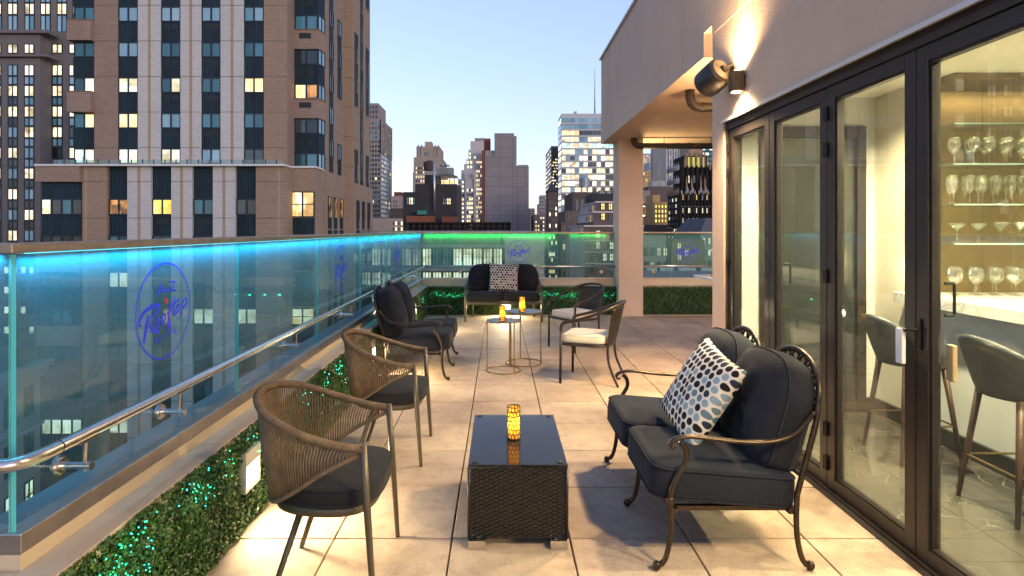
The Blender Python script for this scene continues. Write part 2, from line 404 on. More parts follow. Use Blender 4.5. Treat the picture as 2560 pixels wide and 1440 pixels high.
def logo_mesh(M):
    lb, st = MB(), MB(); lb.M = M; st.M = M
    stroke(lb, circ(0, 0, 1, 1, 40), .017, 2, True)
    for p, w in [([(-.85,-.2),(-.885,-.106),(-.74,.053),(-.475,.14),(-.28,.15),(-.23,.07),(-.377,-.035),(-.52,-.1)], (.025,.045)),
                 ([(-.59,-.02),(-.67,-.265),(-.744,-.55)], (.03,.045)), ([(-.58,-.12),(-.49,-.3),(-.31,-.407),(-.21,-.38)], (.02,.042)),
                 ([(.27,.12),(.2,.0),(.15,-.124),(.1,-.407),(.17,-.38),(.2,-.3),(.17,-.2)], (.02,.035)), ([(.08,-.08),(.27,-.03)], (.02,.025)),
                 ([(.39,.248),(.33,.053),(.33,-.12),(.40,-.13)], (.025,.04)), ([(.15,.07),(.38,.12),(.6,.168)], (.02,.03)),
                 ([(.69,.1),(.655,-.09),(.616,-.274)], (.025,.035)), ([(.69,.08),(.78,.155),(.87,.13),(.86,.04),(.76,-.02),(.67,-.01)], (.02,.033))]:
        stroke(lb, p, w)
    for c in ((-.28,-.23,.07,.095), (-.06,-.17,.07,.095), (.49,-.03,.065,.09)): stroke(lb, circ(*c, 14, .3), .027, 2, True)
    stroke(lb, [(-.27,.35),(-.15,.58),(-.07,.37)], .028, 1, smooth=False); stroke(lb, [(-.22,.44),(-.1,.45)], .02, 1, smooth=False)
    stroke(lb, [(.035,.49),(.035,.39)], .016, 1, smooth=False); stroke(lb, [(0,.46),(.07,.465)], .014, 1, smooth=False)
    stroke(lb, circ(.125,.425,.032,.036,10), .014, 1, True)
    stroke(lb, [(.21,.58),(.41,.6),(.22,.38),(.41,.4)], .026, 1, smooth=False)
    u = -.31
    for ch in 'ON FIFTH':
        if ch == ' ': u += .07; continue
        for s_ in LET[ch]: stroke(lb, [(u+a*.062, -.62+(u+.3)*.1+b*.1) for a, b in s_], .011, 1, smooth=False)
        u += .1
    pts = []
    for k in range(10):
        r = .10 if k % 2 == 0 else .042; a = math.pi/2+k*math.pi/5+.15; pts.append((.05+r*math.cos(a), .195+r*math.sin(a)))
    st.add([(.05, .195, .01)]+[(a, b, .01) for a, b in pts]+[(a, b, -.01) for a, b in pts], [(0, 1+k, 1+(k+1) % 10) for k in range(10)]+[(1+k, 11+k, 11+(k+1) % 10, 1+(k+1) % 10) for k in range(10)])
    return lb, st
def put_logo(pane, origin, udir, ndir, r=.213):
    u = Vector(udir)*r; v = Vector((0, 0, r)); w = Vector(ndir)*.004
    M = Matrix(((u.x, v.x, w.x, origin[0]), (u.y, v.y, w.y, origin[1]), (u.z, v.z, w.z, origin[2]), (0, 0, 0, 1)))
    lb, st = logo_mesh(M); lb.build('logo_lettering', LOGO_BLUE, pane); st.build('logo_star', LOGO_RED, pane)
def pane_box(parent, x0, x1, y0, y1, z0, z1, mats, along):
    b = MB(); b.box(x0, x1, y0, y1, z0, z1)
    # faces order: bottom, top, -y, +x, +y, -x
    b.m = [1, 1, 0, 1, 0, 1] if along == 'x' else [1, 1, 1, 0, 1, 0]
    return b.build('glass_pane', mats, parent)
def bracket(parent, p, out):
    """handrail bracket: disc on the glass, arm, stem up to the rail; out = unit vector from glass to rail"""
    b = MB(); o = Vector(out); g = Vector(p) - o*.10; zb = .79
    base = Vector((g.x, g.y, zb)); tip = Vector((p[0], p[1], zb))
    b.tube([base+o*.001, base+o*.012], .034, 20); b.tube([base+o*.012, base+o*.022], .026, 20)
    b.tube([base+o*.0, tip+o*.018], .0125, 14); b.tube([tip-o*.006+Vector((0,0,-.018)), Vector((p[0], p[1], p[2]-.018))-o*.0], .0055, 8)
    b.tube([tip+o*.012, tip+o*.02], .015, 14)
    b.box(p[0]-.02-.025*abs(out[1]), p[0]+.02+.025*abs(out[1]), p[1]-.02-.03*abs(out[0]), p[1]+.02+.03*abs(out[0]), p[2]-.0225, p[2]-.0185)
    b.build('rail_bracket', STEEL, parent, smooth=False)
CAPZ0, CAPZ1, GX = 1.526, 1.558, -1.52
rl = thing('glass_railing', 'frameless glass railing glowing blue under its cap, beside the tall brick tower', 'railing')
cuts = [1.845, 3.42, 4.93, 6.44, 7.94, 9.42, 11.34]
for i, (a, b) in enumerate(zip(cuts, cuts[1:])):
    p = pane_box(rl, GX-.008, GX+.008, a+.004, b-.004, .60, CAPZ0-.004, [PANE, EDGE], 'y')
    if i in (0, 2, 4): put_logo(p, (GX+.0115, {0: 2.665, 2: 5.63, 4: 8.68}[i], 1.235), (0, 1, 0), (1, 0, 0))
pane_box(rl, -4.2, GX-.012, 1.845, 1.861, .60, CAPZ0-.004, [PANE, EDGE], 'x')
cap = MB()
for a, b in zip([1.80, 4.93, 7.94], [4.928, 7.938, 11.38]): cap.rbox((GX, (a+b)/2, (CAPZ0+CAPZ1)/2), (.037, (b-a)/2, (CAPZ1-CAPZ0)/2), .004, k=1)
cap.box(-4.2, GX-.038, 1.812, 1.895, CAPZ0, CAPZ1); cap.build('cap_rail', STEEL_CAP, rl)
sh = MB()
for a, b in zip([1.838, 2.75, 5.2, 7.65], [2.747, 5.197, 7.647, 11.33]): sh.rbox((GX-.002, (a+b)/2, .621), (.0345, (b-a)/2, .031), .003, k=1)
sh.box(-4.2, GX-.038, 1.838, 1.905, .590, .652); sh.build('base_shoe', STEEL_SHOE, rl)
HZ, HX = .90, -1.42
MB().tube([(-4.2, 1.745, HZ), (-1.52, 1.745, HZ), (-1.46, 1.752, HZ), (-1.43, 1.785, HZ), (HX, 1.85, HZ), (HX, 11.12, HZ)], .0215, 16).build('handrail', STEEL, rl, smooth=True)
for yy in (1.90, 4.95, 7.95): MB().tube([(HX, yy, HZ), (HX, yy+.004, HZ)], .0221, 16).build('rail_joint', HINGE, rl)
for yy in (2.03, 2.633, 4.14, 5.65, 7.15, 8.66, 10.2): bracket(rl, (HX, yy, HZ), (1, 0, 0))
MB().box(GX+.022, GX+.030, 1.86, 11.3, CAPZ0-.0015, CAPZ0-.0005).build('led_strip', LED_CYAN, rl)
for a, b in zip(cuts, cuts[1:]):
    lamp('led_light', 'AREA', (GX+.034, (a+b)/2, CAPZ0-.0025), 1.6*(b-a), (.005, .47, .85), rl, aim=(-.62, 0, -1), shape='RECTANGLE', size=b-a-.02, size_y=.012, spread=R(88))
lamp('led_light', 'AREA', (-2.2, 1.83, CAPZ0-.0025), 1.8, (.005, .47, .85), rl, aim=(0, .62, -1), shape='RECTANGLE', size=1.3, size_y=.012, spread=R(88))
rb = thing('glass_railing', 'frameless glass railing glowing green under its cap, behind the sofa facing it', 'railing')
GY = 11.345
xs = [-1.50, .05, 1.56, 2.30]
for i, (a, b) in enumerate(zip(xs, xs[1:])):
    p = pane_box(rb, a+.004, b-.004, GY-.007, GY+.007, .60, CAPZ0-.004, [PANE_BACK, EDGE], 'x')
    if i == 1: put_logo(p, (.362, GY-.0105, 1.185), (1, 0, 0), (0, -1, 0))
MB().rbox((.40, GY, (CAPZ0+CAPZ1)/2), (1.88, .037, (CAPZ1-CAPZ0)/2), .004, k=1).build('cap_rail', STEEL_CAP, rb)
MB().rbox((.40, GY, .662), (1.88, .036, .016), .003, k=1).build('base_shoe', STEEL_SHOE, rb)
MB().tube([(-1.40, 11.245, HZ), (2.3, 11.245, HZ)], .0215, 14).build('handrail', STEEL, rb, smooth=True)
for xx in (-.75, .8, 1.95): bracket(rb, (xx, 11.245, HZ), (0, -1, 0))
MB().box(-1.46, 1.55, GY-.030, GY-.022, CAPZ0-.0015, CAPZ0-.0005).build('led_strip', LED_GREEN, rb)
lamp('led_light', 'AREA', (-.2, GY-.034, CAPZ0-.0025), 5, (.01, 1, .16), rb, aim=(0, .62, -1), shape='RECTANGLE', size=2.5, size_y=.012, spread=R(88))
lamp('led_light', 'AREA', (1.7, GY-.034, CAPZ0-.0025), .6, (.01, 1, .16), rb, aim=(0, .62, -1), shape='RECTANGLE', size=.7, size_y=.012, spread=R(88))
rr = thing('glass_railing', 'clear unlit glass railing beyond the stucco column, in front of the black tower', 'railing')
xs = [2.66, 3.30, 4.6, 6.0]
for i, (a, b) in enumerate(zip(xs, xs[1:])):
    p = pane_box(rr, a+.004, b-.004, GY-.007, GY+.007, .60, CAPZ0-.004, [PANE_BACK, EDGE], 'x')
    if i == 1: put_logo(p, (3.60, GY-.0105, 1.185), (1, 0, 0), (0, -1, 0))
MB().rbox((4.33, GY, (CAPZ0+CAPZ1)/2), (1.67, .037, (CAPZ1-CAPZ0)/2), .004, k=1).build('cap_rail', STEEL_CAP, rr)
MB().rbox((4.33, GY, .662), (1.67, .036, .016), .003, k=1).build('base_shoe', STEEL_SHOE, rr)
MB().tube([(2.66, 11.245, HZ), (6.0, 11.245, HZ)], .0215, 14).build('handrail', STEEL, rr, smooth=True)
for xx in (2.95, 4.2): bracket(rr, (xx, 11.245, HZ), (0, -1, 0))

# ------------------------------------------------------------------ hedge mats on the parapets
def leaves(name, parent, n, spot, nrm, size):
    """n folded leaf faces; spot(n) -> centres, nrm outward normal"""
    c = spot(n); nv = np.array(nrm, float)
    d = RNG.normal(size=(n, 3))*.75 + nv*.9; d /= np.linalg.norm(d, axis=1)[:, None]      # leaf normal
    t = RNG.normal(size=(n, 3)) + np.array([0, 0, .35]); t -= d*np.sum(t*d, 1)[:, None]; t /= np.linalg.norm(t, axis=1)[:, None]
    b = np.cross(d, t); L = (size*RNG.uniform(.7, 1.35, n))[:, None]; W = L*.36
    base, tip = c-t*L*.5, c+t*L*.5; mid = c+d*L*.10
    vv = np.stack([base, mid+b*W, tip, mid-b*W], 1).reshape(-1, 3)
    me = bpy.data.meshes.new(name); me.vertices.add(4*n); me.vertices.foreach_set('co', vv.ravel())
    me.loops.add(4*n); me.loops.foreach_set('vertex_index', np.arange(4*n)); me.polygons.add(n)
    me.polygons.foreach_set('loop_start', np.arange(0, 4*n, 4)); me.polygons.foreach_set('loop_total', np.full(n, 4))
    me.materials.append(LEAF); me.update(calc_edges=True); me.validate()
    return link(name, me, parent, kind='stuff')
hz1 = pz-.03
def hedge_y(parent, y0, y1, n, size, holes=()):
    def spot(n):
        y = RNG.uniform(y0, y1, n); z = .012+RNG.beta(1.05, .95, n)*(hz1+.012)
        lump = .010*np.sin(y*23+z*11)+.008*np.sin(y*57-z*41)
        x = -1.358+lump*.6+RNG.uniform(-.010, .014, n)
        for hy, hz in holes:
            k = (abs(y-hy) < .103) & (abs(z-hz) < .110); x[k] = -1.39
        return np.stack([x, y, z], 1)
    leaves('foliage', parent, n, spot, (1, 0, .35), size)
def hedge_x(parent, x0, x1, n, size):
    def spot(n):
        x = RNG.uniform(x0, x1, n); z = .012+RNG.beta(1.05, .95, n)*(hz1+.012)
        y = 11.125-(.010*np.sin(x*21+z*13)+.008*np.sin(x*51-z*37)+RNG.uniform(-.012, .022, n))
        return np.stack([x, y, z], 1)
    leaves('foliage', parent, n, spot, (0, -1, .35), size)
LIGHTS_Y = (3.19, 6.26, 9.33); LZ = .318
hl = thing('hedge', 'long clipped boxwood hedge mat on the curb beside the rope chairs', 'hedge')
MB().box(-1.398, -1.368, 1.74, 11.10, 0, hz1).build('backing_mat', HEDGE_BACK, hl)
holes = [(y, LZ) for y in LIGHTS_Y]
hedge_y(hl, 1.72, 4.0, 30000, .0165, holes); hedge_y(hl, 4.0, 7.0, 22000, .018, holes); hedge_y(hl, 7.0, 11.1, 20000, .021, holes)
hb = thing('hedge', 'clipped boxwood hedge mat on the curb behind the sofa facing the tables', 'hedge')
MB().box(-1.36, 2.19, 11.14, 11.168, 0, hz1).build('backing_mat', HEDGE_BACK, hb); hedge_x(hb, -1.34, 2.20, 19000, .021)
hr = thing('hedge', 'dark unlit boxwood hedge mat beyond the stucco column', 'hedge')
MB().box(2.66, 6.0, 11.14, 11.168, 0, hz1).build('backing_mat', HEDGE_BACK, hr); hedge_x(hr, 2.66, 6.0, 14000, .021)

# fairy lights threaded through the hedges
def bulb(mb, p, r): mb.lathe([(0, -r), (r*.87, -r*.5), (r*.87, r*.5), (0, r)], p, 5)
def fairy(label, pts, normal, lamps):
    t = thing('fairy_light_string', label, 'fairy lights'); g, c = MB(), MB()
    for p in pts: bulb(g if random.random() < .62 else c, p, random.uniform(.0014, .0030))
    if g.v: g.build('green_bulb', GREEN_BULB, t, kind='stuff')
    if c.v: c.build('cyan_bulb', CYAN_BULB, t, kind='stuff')
    MB().tube([Vector(p)-Vector(normal)*.012 for p in sorted(pts, key=lambda q: q[0]+q[1])[::2]], .0012, 4).build('wire', HEDGE_BACK, t)
    for p, e, col in lamps:
        lamp('bulb_glow', 'POINT', p, e, col, t, shadow_soft_size=.012)
pts = []; lamps = []
for cyy, zz, n in ((2.02, .40, 34), (2.12, .46, 22), (2.2, .34, 16), (2.6, .455, 16), (2.7, .40, 10), (2.93, .43, 8), (3.24, .47, 10), (3.40, .44, 5), (4.1, .44, 9), (4.55, .43, 12), (4.95, .44, 12), (5.6, .43, 8), (6.8, .43, 8), (7.8, .42, 8), (8.6, .42, 8), (10.2, .40, 10)):
    for _ in range(n): pts.append((-1.325+random.uniform(-.008, .008), cyy+random.gauss(0, .075), min(zz+random.gauss(0, .05), hz1)))
    lamps.append(((-1.30, cyy, zz), .0032*n, (.02, 1, .35) if random.random() < .6 else (.03, .85, .8)))
fairy('string of green and turquoise fairy lights in the hedge beside the rope chairs', pts, (1, 0, 0), lamps)
pts = [(x+random.uniform(-.01, .01), 11.098+random.uniform(-.008, .008), .375+.02*math.sin(x*9)+random.gauss(0, .022)) for x in np.arange(-1.3, 2.15, .014)]
fairy('string of green fairy lights in the hedge behind the sofa facing it', pts, (0, -1, 0), [((x, 11.07, .38), .10, (.02, 1, .38)) for x in np.arange(-1.15, 2.1, .28)])

# recessed step lights
def step_light(p, out, label, energy):
    t = thing('step_light', label, 'step light', p, {1: 0, -1: -math.pi/2}[out], 'step lights set into the hedge mats')
    # local: +x is out of the hedge, y along the wall
    MB().box(-.03, .012, -.095, .095, .032, .105).box(-.03, .012, -.095, .095, -.105, -.085).box(-.03, .012, -.095, -.083, -.084, .031).box(-.03, .012, .083, .095, -.084, .031).build('plate', PLATE, t)
    MB().box(-.03, .004, -.082, .082, -.084, .031).build('lens', FROST, t)
    lamp('step_lamp', 'AREA', (.016, 0, -.02), energy, (1, .80, .48), t, aim=(1, 0, -.62), shape='RECTANGLE', size=.15, size_y=.09, spread=R(150))
    return t
step_light((-1.34, 3.19, LZ), 1, 'white step light in the hedge beside the rope chair at the low wicker table', 12)
step_light((-1.34, 6.26, LZ), 1, 'white step light in the hedge behind the two seat bench with scrolled arms', 14)
step_light((-1.34, 9.33, LZ), 1, 'white step light in the hedge between the bench and the parapet corner', 14)
step_light((.12, 11.11, LZ-.12), -1, 'white step light in the hedge under the sofa with straight legs', 20)

# ------------------------------------------------------------------ penthouse: stucco walls, overhang, column
ZLOW = -46.0
DX = 2.04                                                     # door plane
pent = thing('penthouse', 'taupe stucco penthouse wall with deep overhang above the folding glass doors', 'building')
w = MB()
for a, b in ((-3, 2.272), (2.280, 5.5)): w.box(1.98, 2.25, a, b, 2.565, 3.41)
w.box(1.98, 2.25, 5.235, 5.5, 0, 2.561); w.build('wall', STUCCO, pent)
MB().box(2.251, 6.2, 5.26, 5.5, 0, 3.264).build('end_wall', STUCCO, pent)
f = MB()
for a, b in ((-3, 2.272), (2.280, 5.50)): f.box(1.975, 2.3, a, b, 3.412, 4.896)
f.box(1.975, 2.3, 5.50, 5.72, 3.50, 4.896)
for a, b in ((5.72, 6.396), (6.404, 11.49)): f.box(1.975, 2.3, a, b, 3.264, 4.896)
f.build('fascia', STUCCO, pent)
MB().box(1.99, 2.26, -3, 11.4, 3.51, 4.86).build('joint_backing', GROUT, pent)
MB().box(2.301, 6.2, 5.501, 11.49, 3.266, 3.34).build('soffit', STUCCO_SOFFIT, pent)
MB().box(1.94, 6.2, -3, 11.53, 4.897, 4.93).build('roof_coping', COPING, pent)
MB().box(2.301, 6.2, -3, 11.49, 4.0, 4.89).build('roof_slab', STUCCO, pent)
MB().box(-1.69, 6.19, 1.73, 11.55, ZLOW, -.31).box(-4.19, 6.19, -3, 1.729, ZLOW, -.31).build('lower_storeys', STUCCO, pent)
MB().box(2.20, 2.645, 10.9, 11.45, 0, 3.265).build('column', STUCCO, pent)

# ------------------------------------------------------------------ folding doors
fd = thing('folding_door', 'dark bronze folding glass doors opening onto the bar room', 'door')
MB().box(1.955, 2.02, -2, 5.232, 2.548, 2.562).box(1.955, 1.964, -2, 5.232, 2.535, 2.548).build('flashing', COPING, fd)
MB().box(2.0, 2.12, -2, 5.232, 2.475, 2.546).box(1.995, 2.0, -2, 5.2, 2.520, 2.528).build('head_frame', BRONZE, fd)
MB().box(2.0, 2.12, 5.190, 5.232, .021, 2.474).build('jamb', BRONZE, fd)
MB().box(1.955, 2.16, -2, 5.232, -.03, .008).box(1.99, 2.03, -2, 5.232, .008, .020).box(2.075, 2.12, -2, 5.232, .008, .020).build('threshold', BRONZE, fd)
LW = .777
HZs = (.17, .377, 1.315, 2.09, 2.31)
for k in range(7):
    y1 = 5.187 - k*LW; y0 = y1 - LW + .006; st = .078
    lf = MB(); X0, X1 = 2.012, 2.075
    for a, b in ((y0, y0+st), (y1-st, y1)): lf.rbox(((X0+X1)/2, (a+b)/2, 1.2475), ((X1-X0)/2, (b-a)/2, 1.2225), .004, k=1)
    lf.box(X0+.001, X1-.001, y0+st, y1-st, .026, .093); lf.box(X0+.001, X1-.001, y0+st, y1-st, 2.395, 2.469)
    for a, b in ((y0+st, y0+st+.012), (y1-st-.012, y1-st)): lf.box(X0+.012, X1-.012, a, b, .093, 2.395)      # glazing beads
    lf.box(X0+.012, X1-.012, y0+st+.012, y1-st-.012, .093, .105).box(X0+.012, X1-.012, y0+st+.012, y1-st-.012, 2.383, 2.395)
    leaf = lf.build('door_leaf', BRONZE, fd)
    MB().box(2.038, 2.050, y0+st+.010, y1-st-.010, .103, 2.385).build('glass_pane', DOORGLASS, leaf)
    if k % 2 == 0:
        yy = y1 if k == 0 else y1+.003
        for z in HZs:
            hm = MB()
            for dy in (-.011, .011): hm.tube([(2.003, yy+dy, z-.042), (2.003, yy+dy, z+.042)], .0095, 10)
            hm.box(1.998, 2.011, yy-.011, yy+.011, z-.036, z+.036); hm.build('hinge', HINGE, leaf)
    if k == 3:
        MB().rbox((2.005, y1-.030, 1.10), (.006, .014, .075), .004, k=1).tube([(1.995, y1-.03, 1.12), (1.965, y1-.03, 1.12), (1.955, y1-.03+.012, 1.118), (1.952, y1-.03+.05, 1.112)], .009, 8).build('lever_handle', HINGE, leaf)
        MB().rbox((1.952, y1+.022, 1.035), (.010, .026, .085), .006, k=2).build('handle_sleeve', pm('white_paper_sleeve', (.72, .70, .66), .85, var=(30, .15)), leaf, label='white paper sleeve hanging from the lever handle')
        MB().rbox((2.10, y1-.11, .98), (.012, .022, .085), .006, k=2).build('handle_sleeve', pm('tan_paper_sleeve', (.55, .36, .18), .85, var=(30, .15)), leaf)
    if k in (1, 3):
        MB().tube([(2.075, y1-.10, 1.20), (2.115, y1-.10, 1.20), (2.12, y1-.10, 1.21), (2.12, y1-.10, 1.34), (2.115, y1-.10, 1.35), (2.075, y1-.10, 1.35)], .007, 8).build('pull_handle', HINGE, leaf)

# ------------------------------------------------------------------ lamps and services on the wall
WARM = (1, .70, .36)
def sconce(loc, rz, label, e_up, e_dn):
    """local: -x is out of the wall"""
    t = thing('wall_sconce', label, 'wall lamp', loc, rz)
    b = MB(); b.rbox((-.062, 0, 0), (.050, .046, .085), .010, k=2); b.build('housing', pm('sconce_bronze', (.16, .11, .06), .45, .6, var=(20, .2)) if 'sconce_bronze' not in MATS else MATS['sconce_bronze'], t, smooth=False)
    MB().box(-.012, 0, -.03, .03, -.05, .05).build('wall_plate', HINGE, t)
    for sg in (-1, 1): MB().lathe([(.036, 0), (.036, .003)], (-.062, 0, sg*.0855-(.003 if sg < 0 else 0)), 18).build('lens', emit('sconce_lens', (1, .85, .55), 22) if 'sconce_lens' not in MATS else MATS['sconce_lens'], t)
    lamp('sconce_lamp', 'SPOT', (-.062, 0, .092), e_up, WARM, t, aim=(.10, 0, 1), spot_size=R(150), spot_blend=1.0, shadow_soft_size=.03)
    lamp('sconce_lamp', 'SPOT', (-.062, 0, -.092), e_dn, WARM, t, aim=(-.16, 0, -1), spot_size=R(140), spot_blend=.7, shadow_soft_size=.10)
    return t
sconce((1.98, 4.79, 2.80), 0, 'bronze box wall lamp shining up and down beside the black speaker', 120, 260)
sconce((1.98, .95, 2.80), 0, 'bronze box wall lamp over the doors at the bar stools', 120, 210)
sconce((2.645, 11.18, 1.95), math.pi, 'added unseen wall lamp brightening the soffit from the flank of the stucco column', 90, 8)  # unseen lamp added to brighten the far soffit
sconce((2.95, 5.5, 1.95), -math.pi/2, 'bronze box wall lamp around the corner under the overhang', 520, 190)
spk = thing('outdoor_speaker', 'round black outdoor speaker on a wall bracket under the overhang', 'speaker', (1.83, 5.02, 2.90))
ax = Vector((-.40, .84, -.42)).normalized(); M = ax.to_track_quat('Z', 'Y').to_matrix().to_4x4()
BLACKP = pm('black_speaker_plastic', (.022, .021, .02), .42, bmp=(300, .1, .001))
b = MB(); b.M = M; b.lathe([(0, -.105), (.05, -.105), (.098, -.095), (.118, -.075), (.120, -.07)], n=32); b.build('end_cap', pm('speaker_cap_lit_plastic', (.075, .058, .04), .38), spk, smooth=False)  # cap lighter than the housing: warm lamp reflection put into its colour
b = MB(); b.M = M; b.lathe([(.117, -.069), (.124, -.066), (.124, .09), (.118, .125), (.10, .145), (.05, .155), (0, .157)], n=32); b.build('housing', BLACKP, spk, smooth=True)
b = MB(); b.M = M; b.lathe([(.034, -.108), (.034, -.118), (.026, -.124), (0, -.124)], n=12); b.lathe([(.018, -.124), (.018, -.130), (0, -.130)], n=12); b.build('bracket_knob', HINGE, spk)
q = M @ Vector((0, 0, -.118)); b = MB(); b.tube([q, q+Vector((.06, 0, .03)), (.149, .0, .02)], .014, 8); b.box(.138, .149, -.04, .04, -.03, .07); b.build('wall_bracket', HINGE, spk)
PIPE = pm('black_drain_pipe', (.022, .018, .015), .5)
for Y, xa, z, lab in ((7.05, 2.27, 3.06, 'black drain pipe with elbow under the overhang beside the speaker'), (10.75, 2.44, 3.12, 'long black drain pipe crossing under the overhang above the column')):
    r = .055; p = thing('drain_pipe', lab, 'pipe')
    MB().tube([(xa, Y, 3.265), (xa, Y, z+.10), (xa+.02, Y, z+.05), (xa+.06, Y, z+.012), (xa+.12, Y, z), (5.2, Y, z)], r, 16).build('pipe', PIPE, p, smooth=True)
    cb = MB()
    for x in (xa+.14, xa+1.0, xa+1.9): cb.tube([(x, Y, z), (x+.03, Y, z)], r+.006, 16)
    cb.build('coupling', PIPE, p)
    hg = MB()
    for x in (xa+.55, xa+1.4): hg.tube([(x, Y, z+r), (x, Y, 3.265)], .006, 6)
    hg.build('hanger', HINGE, p)

# ------------------------------------------------------------------ bar room
CREAMW = pm('cream_plaster', (.72, .65, .50), .8, var=(1.5, .04)); TEALW = pm('pale_grey_plaster', (.60, .61, .57), .8, var=(3, .08))
CEILM = pm('ceiling_paint', (.86, .82, .68), .85)
def _marble(name, basec, vein, sc_, amt, rough, w=.03):
    m, nt, bs = base_mat(name); v = pos_vec(nt)
    ds = nd(nt, 'TexNoise'); ds.inputs['Scale'].default_value = sc_*.8; ds.inputs['Detail'].default_value = 4; nt.links.new(v, ds.inputs['Vector'])
    mx = nd(nt, 'Mix', data_type='RGBA', blend_type='LINEAR_LIGHT'); mx.inputs[0].default_value = amt
    nt.links.new(v, mx.inputs[6]); nt.links.new(ds.outputs['Color'], mx.inputs[7])
    vo = nd(nt, 'TexVoronoi', feature='DISTANCE_TO_EDGE'); vo.inputs['Scale'].default_value = sc_; nt.links.new(mx.outputs[2], vo.inputs['Vector'])
    gate = noise(nt, v, sc_*.7, 2)
    wv = mth(nt, 'MULTIPLY', ramp(nt, vo.outputs['Distance'], [(0, (1, 1, 1)), (w, (0, 0, 0))]), mth(nt, 'MULTIPLY_ADD', gate, 3.2, -1.45, clamp=True), clamp=True)
    c0 = ramp(nt, noise(nt, v, 6, 4), [(.3, tuple(x*.8 for x in basec)), (.7, basec)])
    nt.links.new(mixc(nt, wv, c0, vein), bs.inputs['Base Color']); bs.inputs['Roughness'].default_value = rough; return m
MARBLE_W = _marble('white_marble', (.80, .78, .73), (.22, .21, .20), 2.2, .35, .15, .045)
MARBLE_D = _marble('dark_marble_tile', (.085, .082, .066), (.46, .44, .36), 4.2, .10, .14, .010)
SKIRT = pm('black_skirting', (.02, .019, .017), .3)
inf = MB().box(2.161, 6, -2, 5.26, -.3, -.012).build('interior_floor', GROUT); inf['kind'] = 'structure'
tl = MB().rbox((0, 0, -.008), (.1985, .2985, .007), .0015, k=1).mesh('tile', MARBLE_D)
for i in range(9):
    for j in range(12): link('tile', tl, inf, (2.362+i*.40, -1.05+j*.60+(.3 if i % 2 else 0), 0))
ce = MB().box(2.0, 6.2, -2, 5.26, 2.76, 2.86).build('ceiling', CEILM); ce['kind'] = 'structure'
iw = MB().box(2.13, 2.285, 5.20, 5.255, 0, 2.759).box(3.21, 3.36, 5.20, 5.255, 0, 2.759).box(2.286, 3.209, 5.20, 5.255, 2.505, 2.759).build('interior_wall', TEALW); iw['kind'] = 'structure'
iw = MB().box(3.30, 3.36, 4.66, 5.199, 0, 2.758).box(2.13, 2.26, -2, 5.259, 2.57, 2.759).build('interior_wall', CREAMW); iw['kind'] = 'structure'
iw = MB().box(6.0, 6.2, -2, 5.26, 0, 2.759).box(2.1, 6.2, -2.2, -2.001, 0, 2.759).box(3.361, 6.0, 4.74, 5.2, 0, 2.759).build('interior_wall', CREAMW); iw['kind'] = 'structure'
dr = thing('glass_door', 'dark framed glass door in the end wall of the bar room', 'door')
MB().box(2.286, 2.36, 5.17, 5.25, .0, 2.504).box(3.13, 3.208, 5.17, 5.25, 0, 2.504).box(2.361, 3.129, 5.17, 5.25, 2.41, 2.504).box(2.361, 3.129, 5.17, 5.25, 0, .10).build('door_frame', BRONZE, dr)
MB().box(2.361, 3.129, 5.205, 5.215, .101, 2.409).build('glass_pane', pm('dark_tinted_glass', (.03, .035, .032), .02, spec=1.0), dr)
MB().box(3.27, 3.299, 4.66, 5.168, 0, .13).box(3.209, 3.269, 5.168, 5.199, 0, .13).build('skirting_board', SKIRT)['kind'] = 'structure'
bar = thing('bar_counter', 'white marble bar counter on a pale grey panelled base', 'counter')
MB().box(3.30, 3.40, -1.5, 4.659, .131, 1.019).build('base_panel', TEALW, bar)
MB().box(3.275, 3.40, -1.5, 4.659, 0, .13).build('skirting', SKIRT, bar)
MB().rbox((3.54, 1.64, 1.06), (.36, 3.14, .04), .003, k=1).build('marble_top', MARBLE_W, bar)
bb = thing('back_bar', 'bronze mirrored back bar with four glass shelves', 'shelves')
MB().box(3.905, 6.0, 4.30, 4.70, 0, 1.019).build('cabinet', SKIRT, bb)
MB().box(3.905, 6.0, 4.26, 4.70, 1.0195, 1.10).build('marble_top', MARBLE_W, bb)
BRM = pm('bronze_mirror', (.20, .14, .06), .38, .7, var=(2.5, .12))
for a, b_ in ((3.361, 3.848), (3.851, 4.60), (4.603, 5.35)): MB().box(a, b_, 4.715, 4.735, 1.10, 2.70).build('mirror_panel', BRM, bb)
MB().box(3.361, 6.0, 4.36, 4.74, 2.70, 2.757).build('canopy', BRM, bb)
SHELFG = pane_mat('shelf_glass', (.86, .95, .90), .02); SHELFE = pm('shelf_edge', (.30, .46, .38), .2); SHELF_Z = (1.494, 1.785, 2.085, 2.385)
for z in SHELF_Z:
    s = MB().box(3.362, 5.35, 4.37, 4.71, z-.005, z+.005); s.m = [0, 0, 1, 0, 0, 0]; s.build('glass_shelf', [SHELFG, SHELFE], bb)
lamp('canopy_light', 'AREA', (4.2, 4.40, 2.69), 4, (1, .80, .45), bb, aim=(0, .25, -1), shape='RECTANGLE', size=1.6, size_y=.03)
MB().box(3.37, 3.39, 4.60, 4.655, 1.101, 1.13).build('counter_led', emit('counter_led', (1, .85, .5), 8), bar)
lamp('counter_glow', 'POINT', (3.22, 4.70, 1.30), 2.2, (1, .84, .48), bar, shadow_soft_size=.05)
